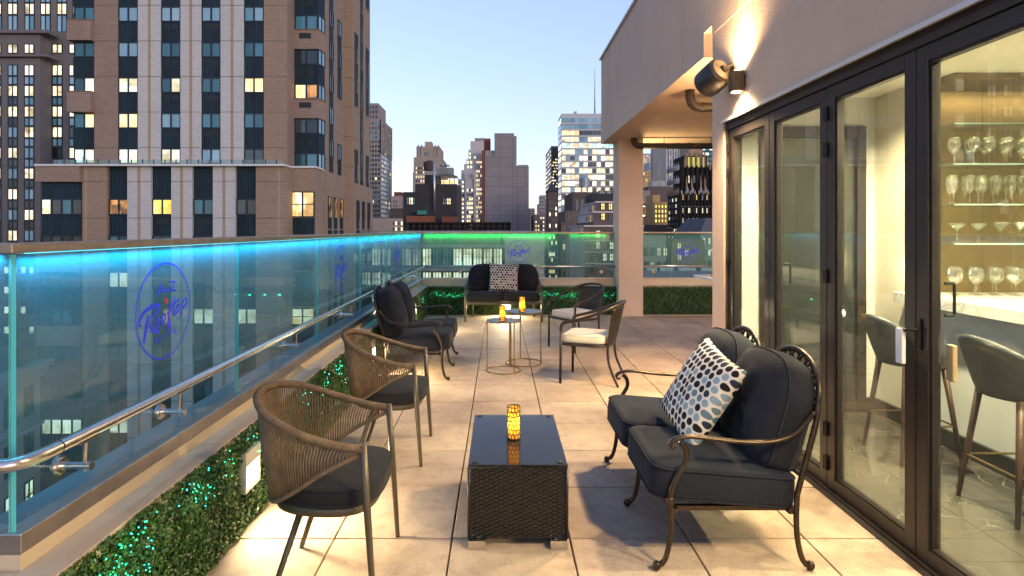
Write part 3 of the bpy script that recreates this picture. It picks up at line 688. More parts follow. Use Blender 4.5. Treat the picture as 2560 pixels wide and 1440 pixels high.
for i, (x, y) in enumerate(((2.70, 4.15), (2.70, 2.70), (2.70, 1.2), (4.3, 3.1), (4.3, 1.2))):
    t = thing('ceiling_downlight', 'recessed round ceiling downlight in the bar room', 'ceiling light', (x, y, 2.76), 0, 'ceiling downlights of the bar room')
    MB().lathe([(.05, -.004), (.062, -.004), (.062, 0), (.05, 0)], n=20).build('trim_ring', COPING, t); MB().lathe([(.049, -.003), (.049, 0)], n=20).build('lens', MATS['sconce_lens'], t)
    lamp('downlight', 'SPOT', (0, 0, -.012), 270, (1, .82, .50), t, aim=(0, 0, -1), spot_size=R(150), spot_blend=.6, shadow_soft_size=.05)

def stool(label, x, y):
    t = thing('bar_stool', label, 'bar stool', (x, y, 0), math.pi/2)
    SH = MATS.get('stool_leather') or pm('stool_leather', (.065, .068, .064), .36, var=(7, .15), bmp=(25, .12, .01))
    WD = MATS.get('walnut') or pm('walnut', (.085, .042, .022), .4, var=(30, .3))
    m = MB(); n = 28; k = 9; vs = []; fs = []
    for side in (0, 1):
        for i in range(n+1):
            a = R(-118+236*i/n); c = math.cos(a*.76)
            top = .70+.30*max(0, math.cos(a*.72))**1.1; rr = .235-.03*side
            for j in range(k+1):
                v = j/k; z = .655+(top-.655)*v; rad = rr*(.80+.28*v**.8)*(1 if side == 0 else .97)
                vs.append((rad*math.sin(a)*1.05, rad*math.cos(a)+.01+.05*v*max(0, math.cos(a)), z))
    S = (n+1)*(k+1)
    for i in range(n):
        for j in range(k):
            p = i*(k+1)+j; fs.append((p, p+k+1, p+k+2, p+1)); fs.append((S+p, S+p+1, S+p+k+2, S+p+k+1))
        fs.append((i*(k+1)+k, (i+1)*(k+1)+k, S+(i+1)*(k+1)+k, S+i*(k+1)+k)); fs.append((S+i*(k+1), S+(i+1)*(k+1), (i+1)*(k+1), i*(k+1)))
    for i in (0, n):
        for j in range(k): p = i*(k+1)+j; fs.append((p, p+1, S+p+1, S+p) if i == 0 else (p+1, p, S+p, S+p+1))
    m.add(vs, fs); m.build('backrest', SH, t, smooth=True)
    ol = [(.215*math.cos(a), .205*math.sin(a)-.01) for a in [2*math.pi*q/36 for q in range(36)]]
    MB().pad(ol, .69, .035, crown=.02).build('seat', SH, t, smooth=True)
    for sx in (-1, 1):
        for sy in (-1, 1):
            MB().tube([(sx*.14, sy*.13, .665), (sx*.205, sy*.205, 0)], [.021, .013], 10).build('leg', WD, t, smooth=True)
    z = .26; q = .14+.065*(.665-z)/.665; fr = MB()
    for a, b_ in (((-q, -q), (q, -q)), ((q, -q), (q, q)), ((q, q), (-q, q)), ((-q, q), (-q, -q))): fr.tube([(*a, z), (*b_, z)], .007, 8)
    fr.build('footrest', GOLD, t)
stool('charcoal leather bar stool whose back hides behind the lever handle', 2.92, 4.20)
stool('charcoal leather bar stool at the bar in front of the glass shelves', 2.97, 3.36)
stool('charcoal leather bar stool at the bar, third from the mirrored shelves', 2.97, 2.40)

# glassware
WG = pane_mat('drinking_glass', (.95, .95, .92), .02, (.95, .93, .85), r0=.12)
def glass_mesh(name, prof): return MB().lathe(prof, n=18).mesh(name, WG, True)
G_WINE = glass_mesh('wine_glass', [(0,.0),(.036,.001),(.034,.004),(.006,.010),(.004,.03),(.004,.085),(.012,.092),(.034,.115),(.043,.145),(.041,.175),(.034,.205),(.0325,.205),(.039,.175),(.041,.145),(.032,.118),(.010,.096),(0,.094)])
G_FLUTE = glass_mesh('champagne_flute', [(0,0),(.032,.001),(.030,.004),(.005,.01),(.004,.07),(.010,.08),(.025,.11),(.030,.15),(.028,.22),(.0265,.22),(.028,.15),(.023,.112),(.008,.084),(0,.082)])
G_COUPE = glass_mesh('coupe_glass', [(0,0),(.034,.001),(.032,.004),(.005,.01),(.004,.09),(.012,.10),(.042,.125),(.052,.15),(.0505,.15),(.040,.128),(.010,.104),(0,.102)])
G_MART = glass_mesh('martini_glass', [(0,0),(.034,.001),(.032,.004),(.005,.01),(.004,.085),(.008,.092),(.058,.155),(.0565,.155),(.006,.096),(0,.094)])
G_BALL = glass_mesh('balloon_glass', [(0,0),(.038,.001),(.036,.004),(.006,.01),(.0045,.03),(.0045,.085),(.014,.092),(.042,.12),(.052,.155),(.048,.195),(.040,.215),(.0385,.215),(.046,.195),(.050,.155),(.040,.123),(.012,.096),(0,.094)])
def rowof(mesh, z, n, x0, dx, rows, label, cat, group):
    for r_ in range(rows):
        for i in range(n):
            o = link(mesh.name.split('.')[0], mesh, None, (x0+i*dx+(.5*dx if r_ % 2 else 0)+random.uniform(-.006, .006), 4.45+r_*.11+random.uniform(-.008, .008), z), random.uniform(0, 6))
            tag(o, label+(', row against the mirror' if r_ else ', outer row'), cat, group+(' against the mirror' if r_ else ' in the outer row'))
rowof(G_BALL, 1.1002, 4, 3.43, .150, 2, 'clear balloon wine glass on the marble below the shelves', 'wine glass', 'balloon glasses on the back bar top')
rowof(G_COUPE, 1.4995, 2, 3.45, .150, 2, 'clear coupe glass on the lowest glass shelf', 'coupe glass', 'coupe glasses on the lowest shelf')
rowof(G_MART, 1.4995, 2, 3.78, .150, 2, 'clear martini glass on the lowest glass shelf', 'martini glass', 'martini glasses on the lowest shelf')
rowof(G_FLUTE, 1.7905, 6, 3.42, .110, 2, 'clear tall stemmed glass on the second glass shelf up', 'stemmed glass', 'tall glasses on the second shelf')
rowof(G_WINE, 2.0905, 5, 3.43, .130, 2, 'clear wine glass on the third glass shelf up', 'wine glass', 'wine glasses on the third shelf')

# ------------------------------------------------------------------ cushions
def rect_outline(hx, y0, y1, rf, rb, n=7):
    """plan outline with front (y0) corner radius rf and back (y1) radius rb, counter-clockwise"""
    out = []
    for cx, cy_, r, a0 in ((hx-rf, y0+rf, rf, -90), (hx-rb, y1-rb, rb, 0), (-hx+rb, y1-rb, rb, 90), (-hx+rf, y0+rf, rf, 180)):
        for k in range(n): a = R(a0+90*k/(n-1)); out.append((cx+r*math.cos(a), cy_+r*math.sin(a)))
    # densify long sides
    res = []
    for i, p in enumerate(out):
        q = out[(i+1) % len(out)]; res.append(p); L = math.dist(p, q); m = int(L/.07)
        res += [(p[0]+(q[0]-p[0])*k/(m+1), p[1]+(q[1]-p[1])*k/(m+1)) for k in range(1, m+1)]
    return res
def piping(outline, z, r, k=1.0, M=None):
    cx = sum(p[0] for p in outline)/len(outline); cy_ = sum(p[1] for p in outline)/len(outline)
    b = MB(); b.M = M or Matrix(); b.tube([(cx+(p[0]-cx)*k, cy_+(p[1]-cy_)*k, z) for p in outline], r, 6, True); return b
def seat_cushion(parent, cx, y0, y1, hx, z, h, tilt, mat, rf=.07, crown=.03):
    M = Matrix.Translation((cx, 0, z)) @ Matrix.Rotation(tilt, 4, 'X')
    ol = rect_outline(hx, y0, y1, rf, .05)
    b = MB(); b.M = M; b.pad(ol, 0, h, crown=crown); c = b.build('seat_cushion', mat, parent, smooth=True)
    piping(ol, h*.80, .0045, .992, M).build('piping', mat, c, smooth=True); piping(ol, -h*.80, .0045, .990, M).build('piping', mat, c, smooth=True)
def back_cushion(parent, cx, hx, yb, zb, hgt, th, lean, mat, arch=.05):
    """upright cushion with arched top; local frame: x width, y height, z thickness (towards the sitter)"""
    M = Matrix.Translation((cx, yb, zb)) @ Matrix.Rotation(R(90)-lean, 4, 'X')
    ol = []
    for (x, y) in rect_outline(hx, 0, hgt, .07, .15, 9):
        t = y/hgt
        ol.append((x*(1-.05*(1-t)*(1 if y < .1 else .5)), y+arch*t*t*(1-(x/hx)**2)-.0))
    b = MB(); b.M = M; n = len(ol); cy_ = hgt*.48
    prof = [(.12, -th*.62), (.5, -th*.60), (.80, -th*.52), (.95, -th*.40), (.995, -th*.20), (1, 0), (.995, th*.20), (.95, th*.42), (.80, th*.60), (.5, th*.72), (.12, th*.76)]
    vs = [(x*k, cy_+(y-cy_)*k, d+.008*math.sin(x*19+y*13)*(1-k)) for k, d in prof for x, y in ol]
    fs = [(i*n+k, i*n+(k+1) % n, (i+1)*n+(k+1) % n, (i+1)*n+k) for i in range(len(prof)-1) for k in range(n)]
    fs += [tuple(range(n))[::-1], tuple((len(prof)-1)*n+k for k in range(n))]
    b.add(vs, fs); c = b.build('back_cushion', mat, parent, smooth=True)
    for d in (th*.30, -th*.22):
        p = MB(); p.M = M; p.tube([(x*.985, cy_+(y-cy_)*.985, d) for x, y in ol], .0048, 6, True); p.build('piping', mat, c, smooth=True)

# ------------------------------------------------------------------ cast loveseats with scrolled arms
def loveseat(label, loc, rz):
    t = thing('loveseat', label, 'loveseat', loc, rz, 'cast metal loveseats with navy cushions'); W = .645
    def foot(b, x, y, d):
        b.lathe([(0, -.021), (.012, -.018), (.020, -.007), (.020, .007), (.012, .018), (0, .021)], (x, y+d*.016, .021), 12)
    for x in (-W, 0, W):
        b = MB(); b.tube(spline([(x, -.345, .022), (x, -.318, .06), (x, -.298, .15), (x, -.292, .24), (x, -.30, .315)], 5), [.0125]+[.0135]*19+[.016], 8); foot(b, x, -.345, -1)
        if x: b.lathe([(.014, -.02), (.021, -.014), (.019, -.006), (.022, 0), (.019, .006), (.021, .014), (.014, .02)], (x, -.30, .325), 12)
        b.build('leg', ANTIQ, t, smooth=True)
        b = MB(); b.tube(spline([(x, .345, .022), (x, .32, .06), (x, .30, .15), (x, .295, .26), (x, .30, .36)], 5), .0135, 8); foot(b, x, .345, 1); b.build('leg', ANTIQ, t, smooth=True)
    for s in (-1, 1):
        x = s*W
        b = MB(); b.tube(spline([(x, -.30, .325), (x, -.288, .39), (x, -.255, .46), (x, -.222, .52), (x, -.225, .57), (x, -.25, .602)], 6), .0135, 8); b.build('arm_support', ANTIQ, t, smooth=True)
        p = spline([(x, -.268, .578), (x, -.285, .572), (x, -.296, .588), (x, -.286, .608), (x, -.255, .622), (x, -.18, .626), (x, 0, .606), (x, .15, .602), (x, .27, .632), (x, .345, .70), (x, .375, .74)], 6)
        b = MB(); b.tube(p, [.009]*6+[.012]*6+[.017]*(len(p)-12), 10, sq=.62); b.build('arm', ANTIQ, t, smooth=True)
    b = MB(); b.box(-W, W, -.29, -.26, .262, .286).box(-W, W, .26, .29, .262, .286)
    for x in (-.60, 0, .60): b.box(x-.012, x+.012, -.26, .26, .264, .285)
    for k in range(-6, 7):
        if k % 6: b.box(k*.1-.008, k*.1+.008, -.26, .26, .275, .282)
    b.build('seat_frame', ANTIQ, t)
    def bp(x, z): return (x, .300+(z-.36)*.27, z)                      # leaning back plane
    b = MB()
    for s in (-1, 1): b.tube(spline([bp(s*W, .36), bp(s*W, .55), bp(s*(W-.005), .70), bp(s*(W-.03), .78)], 6), .014, 8)
    b.tube([bp(0, .34), bp(0, .78)], .012, 8); b.tube([bp(-W, .44), bp(W, .44)], .010, 8)
    b.build('back_post', ANTIQ, t, smooth=True)
    for s in (-1, 1):
        cx = s*.318; b = MB()
        b.tube([bp(cx+.300*math.cos(a), .755+.215*math.sin(a)) for a in np.linspace(R(-6), R(186), 30)], .0165, 10, sq=.8); b.build('back_arch', ANTIQ, t, smooth=True)
        b = MB(); b.tube([bp(cx+.135*math.cos(a), .755+.10*math.sin(a)) for a in np.linspace(0, math.pi, 16)], .009, 8)
        for k in range(9):                                              # shell fan between the two arches
            a = R(14+152*k/8); c, sn = math.cos(a), math.sin(a); g = R(7)
            pts = [bp(cx+.135*c, .755+.10*sn)]
            lo = [(.20, .148, g*.9), (.262, .192, g*.9)]
            b.tube(spline([bp(cx+.14*c, .755+.105*sn)]+[bp(cx+rx*math.cos(a+e), .755+rz_*math.sin(a+e)) for rx, rz_, e in lo]+[bp(cx+.288*c, .755+.207*sn)], 5), .0065, 6)
            b.tube(spline([bp(cx+.14*c, .755+.105*sn)]+[bp(cx+rx*math.cos(a-e), .755+rz_*math.sin(a-e)) for rx, rz_, e in lo]+[bp(cx+.288*c, .755+.207*sn)], 5), .0065, 6)
        for k in (-2, -1, 0, 1, 2): b.tube([bp(cx+k*.095, .44), bp(cx+k*.095, .765)], .007, 6)
        b.build('back_fan', ANTIQ, t, smooth=True)
    for s in (-1, 1):
        seat_cushion(t, s*.317, -.375, .315, .312, .370, .084, R(-4.5), NAVY, .085)
        back_cushion(t, s*.312, .305, .235, .425, .50, .19, R(15), NAVY)
    return t
loveseat('scrolled bronze loveseat with navy cushions, its back to the folding doors', (1.10, 3.425, 0), -math.pi/2)
loveseat('scrolled bronze loveseat with navy cushions, its back to the blue lit railing', (-.905, 6.915, 0), math.pi/2)

# ------------------------------------------------------------------ straight legged sofa by the far parapet
def sofa(label, loc):
    t = thing('sofa', label, 'sofa', loc); W = .665
    for s in (-1, 1):
        b = MB(); b.tube([(s*W, -.31, 0), (s*W, -.31, .02), (s*W, -.31, .36), (s*W, -.31, .40), (s*W, -.31, .60)], [.016, .019, .024, .021, .021], 12); b.build('leg', TAUPE_METAL, t, smooth=True)
        b = MB(); b.tube([(s*(W-.10), .31, 0), (s*(W-.10), .29, .30)], .017, 10); b.build('leg', TAUPE_METAL, t, smooth=True)
        p = spline([(s*W, -.36, .605), (s*W, -.33, .622), (s*W, -.1, .622), (s*W, .2, .622), (s*(W-.02), .36, .66)], 6)
        MB().tube(p, .027, 10, sq=.7).build('arm', TAUPE_METAL, t, smooth=True)
        MB().tube([(s*(W-.02), .28, .30), (s*(W-.02), .37, .70), (s*(W-.04), .40, .80)], .018, 10).build('back_post', TAUPE_METAL, t, smooth=True)
    b = MB(); b.rbox((0, -.31, .325), (W-.02, .018, .022), .006, k=1); b.rbox((0, .29, .325), (W-.02, .018, .022), .006, k=1)
    for s in (-1, 0, 1): b.box(s*(W-.03)-.012, s*(W-.03)+.012, -.29, .27, .31, .335)
    b.build('seat_frame', TAUPE_METAL, t)
    b = MB(); b.tube(spline([(-W+.04, .40, .80), (-W/2, .41, .89), (0, .41, .90), (W/2, .41, .89), (W-.04, .40, .80)], 8), .017, 10)
    for k in range(-5, 6): b.tube([(k*.11, .30, .345), (k*.11, .405, .86)], .008, 6)
    b.build('back_frame', TAUPE_METAL, t, smooth=True)
    for s in (-1, 1):
        seat_cushion(t, s*.317, -.36, .30, .312, .412, .068, R(-2), CHAR, .05)
        back_cushion(t, s*.312, .315, .225, .465, .48, .18, R(14), CHAR, .03)
sofa('straight legged dark sofa in front of the green lit railing', (.07, 10.55, 0))

# ------------------------------------------------------------------ dotted pillows
def dots(name, base, cols, s=.050):
    m, nt, bs = base_mat(name); tc = nd(nt, 'TexCoord'); sp = nd(nt, 'SeparateXYZ'); nt.links.new(tc.outputs['Object'], sp.inputs[0])
    x = mth(nt, 'MULTIPLY', sp.outputs[0], 1/s); y = mth(nt, 'MULTIPLY', sp.outputs[1], 1/(s*1.732))
    ds = []; ids = []
    for off in (0, .5):
        xx = mth(nt, 'ADD', x, off+50); yy = mth(nt, 'ADD', y, off+50)
        fx = mth(nt, 'SUBTRACT', mth(nt, 'FRACT', xx), .5); fy = mth(nt, 'MULTIPLY', mth(nt, 'SUBTRACT', mth(nt, 'FRACT', yy), .5), 1.732)
        ds.append(mth(nt, 'SQRT', mth(nt, 'ADD', mth(nt, 'MULTIPLY', fx, fx), mth(nt, 'MULTIPLY', fy, fy))))
        cb = nd(nt, 'CombineXYZ'); nt.links.new(mth(nt, 'FLOOR', xx), cb.inputs[0]); nt.links.new(mth(nt, 'FLOOR', yy), cb.inputs[1]); cb.inputs[2].default_value = off*13
        wnz = nd(nt, 'TexWhiteNoise', noise_dimensions='3D'); nt.links.new(cb.outputs[0], wnz.inputs['Vector']); ids.append(wnz.outputs['Value'])
    isb = mth(nt, 'LESS_THAN', ds[1], ds[0]); d = mth(nt, 'MINIMUM', ds[0], ds[1])
    v = mth(nt, 'ADD', mth(nt, 'MULTIPLY', ids[0], mth(nt, 'SUBTRACT', 1, isb)), mth(nt, 'MULTIPLY', ids[1], isb))
    col = ramp(nt, v, cols); 
    for n in nt.nodes:
        if n.type == 'VALTORGB': n.color_ramp.interpolation = 'CONSTANT'
    mask = mth(nt, 'LESS_THAN', d, .385)
    wv = noise(nt, tc.outputs['Object'], 350, 2)
    bc = ramp(nt, wv, [(.3, tuple(c*.8 for c in base)), (.7, base)])
    nt.links.new(mixc(nt, mask, bc, col), bs.inputs['Base Color']); bs.inputs['Roughness'].default_value = .85; bs.inputs['Specular IOR Level'].default_value = .2
    hh = mth(nt, 'ADD', mth(nt, 'MULTIPLY', mask, .8), mth(nt, 'MULTIPLY', noise(nt, tc.outputs['Object'], 7, 3), 2.2))
    bump(nt, bs, hh, .5, .006); return m
def pillow(label, M, mat, h=.255, th=.085):
    b = MB(); n = 22; vs = []; fs = []; idx = {}
    for side in (1, -1):
        for i in range(n+1):
            for j in range(n+1):
                u, v = -1+2*i/n, -1+2*j/n
                if side == -1 and (i in (0, n) or j in (0, n)): idx[(side, i, j)] = idx[(1, i, j)]; continue
                pin = 1-.10*(1-u*u)*v*v*.6-.0; pin2 = 1-.10*(1-v*v)*u*u*.6
                x = u*h*(1-.07*(1-v*v)*abs(u)**3); y = v*h*(1-.07*(1-u*u)*abs(v)**3)
                z = side*th*((1-u*u)*(1-v*v))**.42 + .006*math.sin(9*u+4*v)*(1-u*u)*(1-v*v)
                idx[(side, i, j)] = len(vs); vs.append((x, y, z))
        for i in range(n):
            for j in range(n):
                q = (idx[(side, i, j)], idx[(side, i+1, j)], idx[(side, i+1, j+1)], idx[(side, i, j+1)]); fs.append(q if side == 1 else q[::-1])
    b.add(vs, fs); o = b.build('pillow', mat, None, smooth=True); o.matrix_world = M; tag(o, label, 'pillow'); return o
D1 = dots('navy_dot_velvet', (.66, .62, .55), [(0, (.012, .009, .012)), (.40, (.022, .032, .058)), (.66, (.10, .17, .23)), (.84, (.20, .29, .35))])
D2 = dots('brown_dot_velvet', (.62, .56, .47), [(0, (.014, .009, .008)), (.52, (.02, .016, .016)), (.62, (.20, .19, .17)), (.85, (.33, .31, .28))])
def frame(o, xd, yd):
    x = Vector(xd).normalized(); y = Vector(yd); y = (y-x*y.dot(x)).normalized(); z = x.cross(y)
    return Matrix(((x.x, y.x, z.x, o[0]), (x.y, y.y, z.y, o[1]), (x.z, y.z, z.z, o[2]), (0, 0, 0, 1)))
# facing the seat front (-X), one corner up, leaning on the gap between the back cushions
pillow('cream pillow with navy and pale blue dots leaning on the loveseat by the doors', frame((1.105, 3.27, .705), (.04, -.98, -.17), (.50, .0, .86)), D1, .262, .085)
pillow('cream pillow with dark brown dots on the sofa at the green lit railing', frame((.075, 10.56, .735), (1, .02, -.035), (0, .27, .96)), D2, .265, .085)

# ------------------------------------------------------------------ rope tub chairs
def rope_chair(label, loc, rz):
    t = thing('rope_chair', label, 'armchair', loc, rz, 'taupe rope armchairs along the hedge')
    half_top = [(.292, -.20, .672), (.300, -.06, .695), (.292, .09, .742), (.240, .235, .802), (.125, .318, .838), (0, .342, .846)]
    half_bot = [(.290, -.185, .648), (.288, -.03, .570), (.272, .095, .485), (.225, .195, .422), (.125, .255, .400), (0, .272, .396)]
    full = lambda hpts: spline([(-x, y, z) for x, y, z in hpts]+[(x, y, z) for x, y, z in hpts[::-1][1:]], 12)
    top, bot = full(half_top), full(half_bot)
    for s in (-1, 1):
        MB().tube([(s*.292, -.245, 0), (s*.292, -.243, .01), (s*.292, -.215, .42), (s*.292, -.197, .688)], [.011, .012, .0165, .0165], 12).build('leg', TAUPE_METAL, t, smooth=True)
        MB().tube([(s*.185, .222, 0), (s*.185, .220, .01), (s*.165, .10, .375)], [.011, .012, .0165], 12).build('leg', TAUPE_METAL, t, smooth=True)
    ol = [(.262*math.copysign(abs(math.cos(a))**.62, math.cos(a)), .01+.235*math.copysign(abs(math.sin(a))**.62, math.sin(a))) for a in [2*math.pi*k/44 for k in range(44)]]
    ol = [(x*(1-.18*max(0, y)/.235), y) for x, y in ol]
    b = MB(); n = len(ol); pr = [(.90, .362), (.985, .366), (1, .385), (.985, .404), (.9, .408)]
    vs = [(x*k, y*k, z) for k, z in pr for x, y in ol]; b.add(vs, [(i*n+k, i*n+(k+1) % n, (i+1)*n+(k+1) % n, (i+1)*n+k) for i in range(4) for k in range(n)]+[tuple(range(n))[::-1], tuple(4*n+k for k in range(n))])
    b.build('seat_frame', TAUPE_METAL, t, smooth=True)
    cu = [(x*1.04, y*1.06-.012) for x, y in ol]
    c = MB().pad(cu, .449, .040, crown=.022).build('seat_cushion', CHAR, t, smooth=True)
    piping(cu, .481, .004, .985).build('piping', CHAR, c, smooth=True); piping(cu, .415, .004, .985).build('piping', CHAR, c, smooth=True)
    # wrapped top rail: fine rope turns
    nT = len(top); fine = spline([top[i] for i in range(0, nT, 2)], 9); rr = [.0165+.0022*math.sin(i*2.1) for i in range(len(fine))]
    MB().tube(fine, rr, 10).build('back_rail', ROPE, t, smooth=True)
    fb = spline([bot[i] for i in range(0, nT, 2)], 9); MB().tube(fb, [.010+.0016*math.sin(i*2.1) for i in range(len(fb))], 8).build('lower_rail', ROPE, t, smooth=True)
    b = MB(); N = 104
    def pick(C, u): f = u*(len(C)-1); i = min(int(f), len(C)-2); return C[i].lerp(C[i+1], f-i)
    for k in range(N):
        u = .014+.972*k/(N-1); a, c = pick(top, u), pick(bot, u); m = (a+c)/2; m = m+Vector((m.x*.03, .008, 0))
        b.tube([a, m, c], .0040, 6)
    b.build('rope_weave', ROPE, t, smooth=True, kind='stuff')
    return t
rope_chair('taupe rope armchair standing beside the low wicker table', (-.775, 2.79, 0), math.pi/2)
rope_chair('taupe rope armchair standing between the wicker table and the scrolled loveseat', (-.775, 4.285, 0), math.pi/2)

# ------------------------------------------------------------------ curved arm chairs with cream cushions
def metal_chair(label, loc, rz):
    t = thing('metal_armchair', label, 'armchair', loc, rz, 'dark metal armchairs with cream cushions')
    arm = [(.268, -.262, .54), (.270, -.258, .595), (.276, -.225, .632), (.290, -.10, .665), (.300, .05, .715), (.275, .20, .775), (.17, .315, .828), (0, .355, .845)]
    full = spline([(-x, y, z) for x, y, z in arm]+[(x, y, z) for x, y, z in arm[::-1][1:]], 8)
    MB().tube(full, .0175, 10, sq=.8).build('arm_rail', BROWN_METAL, t, smooth=True)
    for s in (-1, 1):
        MB().tube([(s*.268, -.268, 0), (s*.268, -.262, .55)], .0145, 10).build('leg', BROWN_METAL, t, smooth=True)
        MB().tube(spline([(s*.225, .325, 0), (s*.218, .275, .10), (s*.208, .225, .24), (s*.205, .215, .40), (s*.215, .245, .60), (s*.225, .285, .79)], 5), .0135, 10).build('leg', BROWN_METAL, t, smooth=True)
    ol = rect_outline(.255, -.265, .235, .05, .16)
    b = MB(); b.tube([(x, y, .405) for x, y in ol], .014, 8, True); b.box(-.25, .25, -.02, .02, .395, .405); b.box(-.02, .02, -.25, .22, .394, .404)
    n = len(ol); b.add([(x*.97, y*.97, .408) for x, y in ol]+[(x*.97, y*.97, .414) for x, y in ol], [tuple(range(n))[::-1], tuple(range(n, 2*n))]+[(k, (k+1) % n, n+(k+1) % n, n+k) for k in range(n)])
    b.build('seat_frame', BROWN_METAL, t, smooth=False)
    cu = rect_outline(.245, -.262, .20, .06, .10)
    c = MB().pad(cu, .460, .043, crown=.018).build('seat_cushion', CREAM, t, smooth=True); piping(cu, .496, .0035, .985).build('piping', CREAM, c, smooth=True)
    # woven back between the rear posts
    b = MB(); N = 58
    for k in range(N):
        u = -1+2*k/(N-1); x0, x1 = .205*u, .238*u
        y0 = .232-.012*u*u+.02*(1-u*u); y1 = .345-.075*u*u
        sw = .012*(-1)**k
        b.tube(spline([(x0, y0, .43), (x0*.7+x1*.3+sw, y0*.65+y1*.35, .56), (x0*.3+x1*.7-sw, y0*.3+y1*.7, .70), (x1, y1, .815-.02*u*u)], 4), .0050, 5)
    for z, f in ((.44, .03), (.47, .1), (.76, .85), (.785, .92)):
        b.tube(spline([(u*(.205+.033*f), (.232-.012*u*u+.02*(1-u*u))*(1-f)+(.345-.075*u*u)*f, z) for u in (-1, -.5, 0, .5, 1)], 4), .008, 5)
    b.build('woven_back', RATTAN, t, smooth=True, kind='stuff')
metal_chair('dark curved metal armchair with cream cushion, its front leg by the brass tables', (.978, 6.316, 0), math.atan2(-.935, -.355))
metal_chair('dark curved metal armchair with cream cushion, angled towards the far sofa', (1.047, 8.038, 0), math.atan2(-.83, .557))

# ------------------------------------------------------------------ wicker coffee table
ct = thing('wicker_table', 'low black wicker coffee table with smoked glass top', 'coffee table', (.092, 3.375, 0))
hx, hy, z0, z1 = .253, .405, .045, .402
MB().box(-hx+.022, hx-.022, -hy+.022, hy-.022, z0+.004, z1-.012).build('core_panel', pm('table_core', (.006, .005, .005), .8), ct)
def weave(name, O, ud, vd, nd_, lu, lv, su=.0245, sv=.0105):
    """interlaced strips over a rectangle"""
    b = MB(); O, ud, vd, nn = map(Vector, (O, ud, vd, nd_)); nu, nv = int(lu/su), int(lv/sv); su, sv = lu/nu, lv/nv
    for j in range(nv):
        for i in range(nu):
            up = (i+j) % 2; jit = random.uniform(-.0008, .0008)
            a = O+ud*(i*su)+vd*(j*sv+.0009); h0 = nn*.001; h1 = nn*(.0062+jit if up else .0014+jit); e = ud*su*.26; w_ = vd*(sv-.0018)
            p = [a-ud*su*.12+h0, a+e+h1, a+ud*su-e+h1, a+ud*su*1.12+h0]
            b.add(p+[q+w_ for q in p], [(0, 1, 5, 4), (1, 2, 6, 5), (2, 3, 7, 6)]+([(0, 3, 2, 1), (4, 5, 6, 7)] if up else []))
    return b.build(name, WICKER, ct, kind='stuff')
weave('wicker_weave', (-hx+.006, -hy+.014, z0), (1, 0, 0), (0, 0, 1), (0, -1, 0), 2*hx-.012, z1-z0)
weave('wicker_weave', (hx-.006, hy-.014, z0), (-1, 0, 0), (0, 0, 1), (0, 1, 0), 2*hx-.012, z1-z0)
weave('wicker_weave', (-hx+.014, hy-.006, z0), (0, -1, 0), (0, 0, 1), (-1, 0, 0), 2*hy-.012, z1-z0)
weave('wicker_weave', (hx-.014, -hy+.006, z0), (0, 1, 0), (0, 0, 1), (1, 0, 0), 2*hy-.012, z1-z0)
weave('wicker_weave', (-hx+.012, -hy+.012, z1-.006), (1, 0, 0), (0, 1, 0), (0, 0, 1), 2*hx-.024, 2*hy-.024)
b = MB()
for s in (-1, 1):
    for q in (-1, 1): b.tube([(s*(hx-.007), q*(hy-.007), z0), (s*(hx-.007), q*(hy-.007), z1)], .0085, 8)
b.tube([(-hx+.007, -hy+.007, z1), (hx-.007, -hy+.007, z1), (hx-.007, hy-.007, z1), (-hx+.007, hy-.007, z1)], .008, 8, True)
b.build('corner_edge', WICKER, ct, smooth=True)
SMOKE = pane_mat('smoked_glass', (.30, .30, .30), .13, (.22, .22, .22), r0=.025, rough=.09)
MB().rbox((0, 0, .414), (hx-.002, hy-.002, .004), .002, k=1).build('glass_top', SMOKE, ct)
for s in (-1, 1):
    for q in (-1, 1):
        MB().lathe([(.016, 0), (.016, .003)], (s*(hx-.035), q*(hy-.035), .4186), 16).build('corner_pad', RUBBER, ct)
        MB().box(s*(hx-.005)-(.085 if s > 0 else 0), s*(hx-.005)+(.085 if s < 0 else 0), q*(hy-.012)-.03, q*(hy-.012)+.03 if q < 0 else q*(hy-.012), 0, .044).build('foot', STEEL, ct)

# ------------------------------------------------------------------ round brass side tables
def side_table(label, x, y, r, h, rot):
    t = thing('side_table', label, 'side table', (x, y, 0), rot, 'round brass side tables')
    MB().lathe([(0, h-.012), (r-.004, h-.012), (r, h-.010), (r, h-.001), (r-.003, h), (0, h)], n=48).build('tabletop', TABLETOP, t, smooth=False)
    MB().tube([(r*.985*math.cos(a), r*.985*math.sin(a), .007) for a in [2*math.pi*k/48 for k in range(48)]], .0075, 8, True).build('base_ring', GOLD, t, smooth=True)
    for k in range(3):
        a = 2*math.pi*k/3; MB().box(r*.97*math.cos(a)-.0065, r*.97*math.cos(a)+.0065, r*.97*math.sin(a)-.0065, r*.97*math.sin(a)+.0065, .012, h-.012).build('leg', GOLD, t)
side_table('lower round brass side table with a lit amber candle lantern', .045, 6.717, .195, .573, R(-172))
side_table('taller round brass side table beside the lower one, nearer the sofa', .293, 7.10, .215, .625, R(-20))

